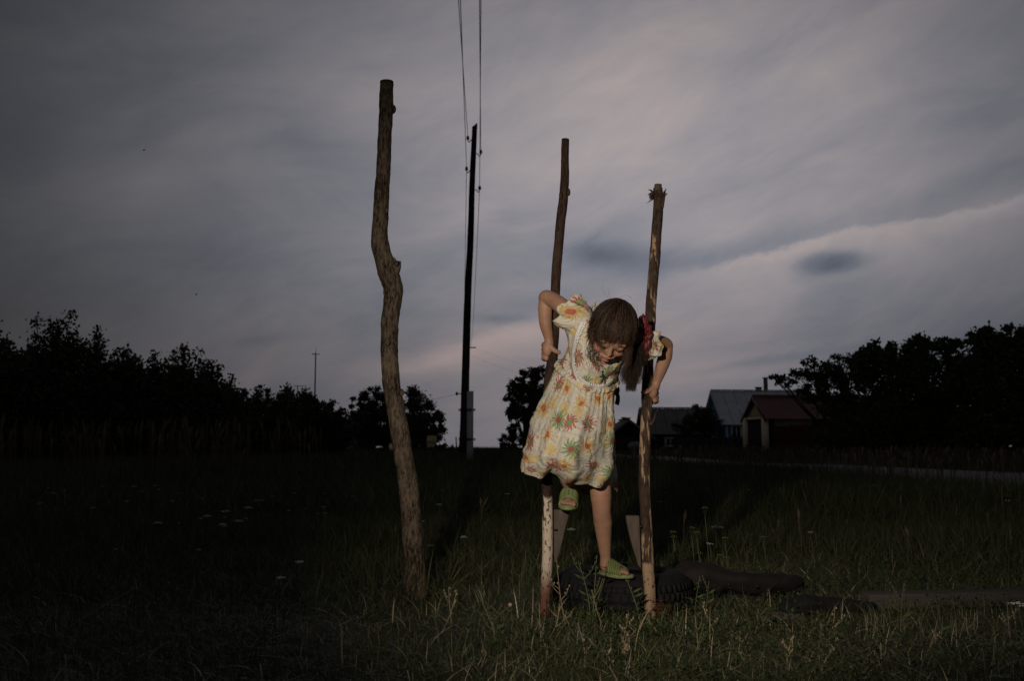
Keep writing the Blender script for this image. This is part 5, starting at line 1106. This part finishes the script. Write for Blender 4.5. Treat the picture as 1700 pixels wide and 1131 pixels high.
for i in range(46):     # loose wisps left of the face and flyaways on top
    px0 = rs.uniform(976, 996); strand(catmull(sp([(px0+6, 548, 3.84), (px0-2+rs.gauss(0,2), 572, 3.83), (px0-4+rs.gauss(0,5), 592, 3.84), (px0+4+rs.gauss(0,7), 598+rs.gauss(0,12), 3.85)]), 4), .0005, rs.uniform(.1,.7))
for pts in ([(1012,496,3.88),(1004,488,3.87),(1000,478,3.87),(1003,473,3.87)], [(1016,494,3.88),(1010,487,3.87),(1013,481,3.87),(1008,478,3.87)], [(1030,494,3.88),(1040,490,3.88),(1050,497,3.88)], [(988,510,3.86),(980,508,3.86),(974,514,3.86)], [(1045,505,3.88),(1056,508,3.88),(1060,520,3.89)], [(1000,500,3.88),(990,500,3.87),(984,508,3.87)]):
    strand(catmull(sp(pts), 5), .00035, .1)
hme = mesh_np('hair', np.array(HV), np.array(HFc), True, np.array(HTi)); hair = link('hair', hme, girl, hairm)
# dense under-layer so no scalp shows
cap = MB(); Vc_, n1, n2 = [], 30, 40
for i in range(n1+1):
    al = R(108)*i/n1
    for k in range(n2):
        phi = 2*math.pi*k/n2-math.pi; lim = R(88) if abs(phi) < .75 else R(108); a_ = min(al, lim); dd = tF*math.cos(phi)+tR*math.sin(phi); Vc_.append(onskull(Kd*math.cos(a_)+dd*math.sin(a_), 1.035))
cap.add(Vc_, [(i*n2+k, i*n2+(k+1)%n2, (i+1)*n2+(k+1)%n2, (i+1)*n2+k) for i in range(n1) for k in range(n2)]); cap.v = [v-np.array(go) for v in cap.v]
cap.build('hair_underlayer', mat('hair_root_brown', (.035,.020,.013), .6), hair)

# ---------------- red hair tie
def tulle(q): 
    n_ = q.noise(q.obj(), 260, 3); q.col(q.ramp(n_, [(.35,(.10,.014,.014)),(.7,(.24,.036,.032))])); tr = q.n('ShaderNodeBsdfTransparent'); ms = q.n('ShaderNodeMixShader'); ms.inputs[0].default_value = .28; q.l(q.b.outputs[0], ms.inputs[1]); q.l(tr.outputs[0], ms.inputs[2]); q.l(ms.outputs[0], q.t.nodes['Material Output'].inputs[0])
red_t = mat('red_tulle', (.3,.02,.025), .4, .5, tulle)
ct = P(1069,559,3.955); Sg = np.zeros((22, 90, 3))
for j in range(22):
    for k in range(90):
        a = 2*math.pi*k/90; b = 2*math.pi*j/21; R0 = .040; r_ = .030*(1+.5*mnoise.noise(Vector((math.cos(a)*2.6, math.sin(a)*2.6, b*1.1)))+.3*mnoise.noise(Vector((math.cos(a)*6, math.sin(a)*6+3, math.cos(b)*2)))); x = (R0+r_*math.cos(b)); ruff = .010*mnoise.noise(Vector((math.cos(a)*5+7, math.sin(a)*5, math.sin(b)*3)))
        Sg[j, k] = np.array(ct)+np.array([x*math.cos(a)*.42+ruff, r_*math.sin(b)*.9+ruff*.5, x*math.sin(a)*1.22+ruff*.4])
U_, V_ = np.meshgrid(np.arange(90)/90, np.linspace(0,1,22)); grid_obj('hair_tie', Sg, red_t, np.stack([U_, V_], -1), None, girl, .0006)
# ---------------- necklace
cord = mat('black_cord', (.012,.010,.009), .6); crossm = mat('dark_metal_cross', (.05,.045,.04), .4, .5, Metallic=.5)
nk = MB(); yc = 3.83
ca = near_b(999,628)[0]; cy_ = float(ca[1])-.018
nk.tube(catmull(sp([(988,560,3.94),(993,585,cy_+.03),(997,600,cy_+.01),(999.5,615,cy_),(1000,622,cy_)]), 5), .0014, 6); nk.tube(catmull(sp([(1014,570,3.93),(1008,595,cy_+.02),(1003,610,cy_+.004),(1000,622,cy_)]), 5), .0014, 6)
nko = child(nk, 'necklace', cord)
cr = MB(); pc = P(1000.5,628,cy_-.002); cr.box(pc, (.0050,.004,.036)); cr.box(pc+Vector((0,-.0005,.006)), (.022,.0035,.0048)); cr.v = [v-np.array(go) for v in cr.v]; cr.build('cross', crossm, nko, False)
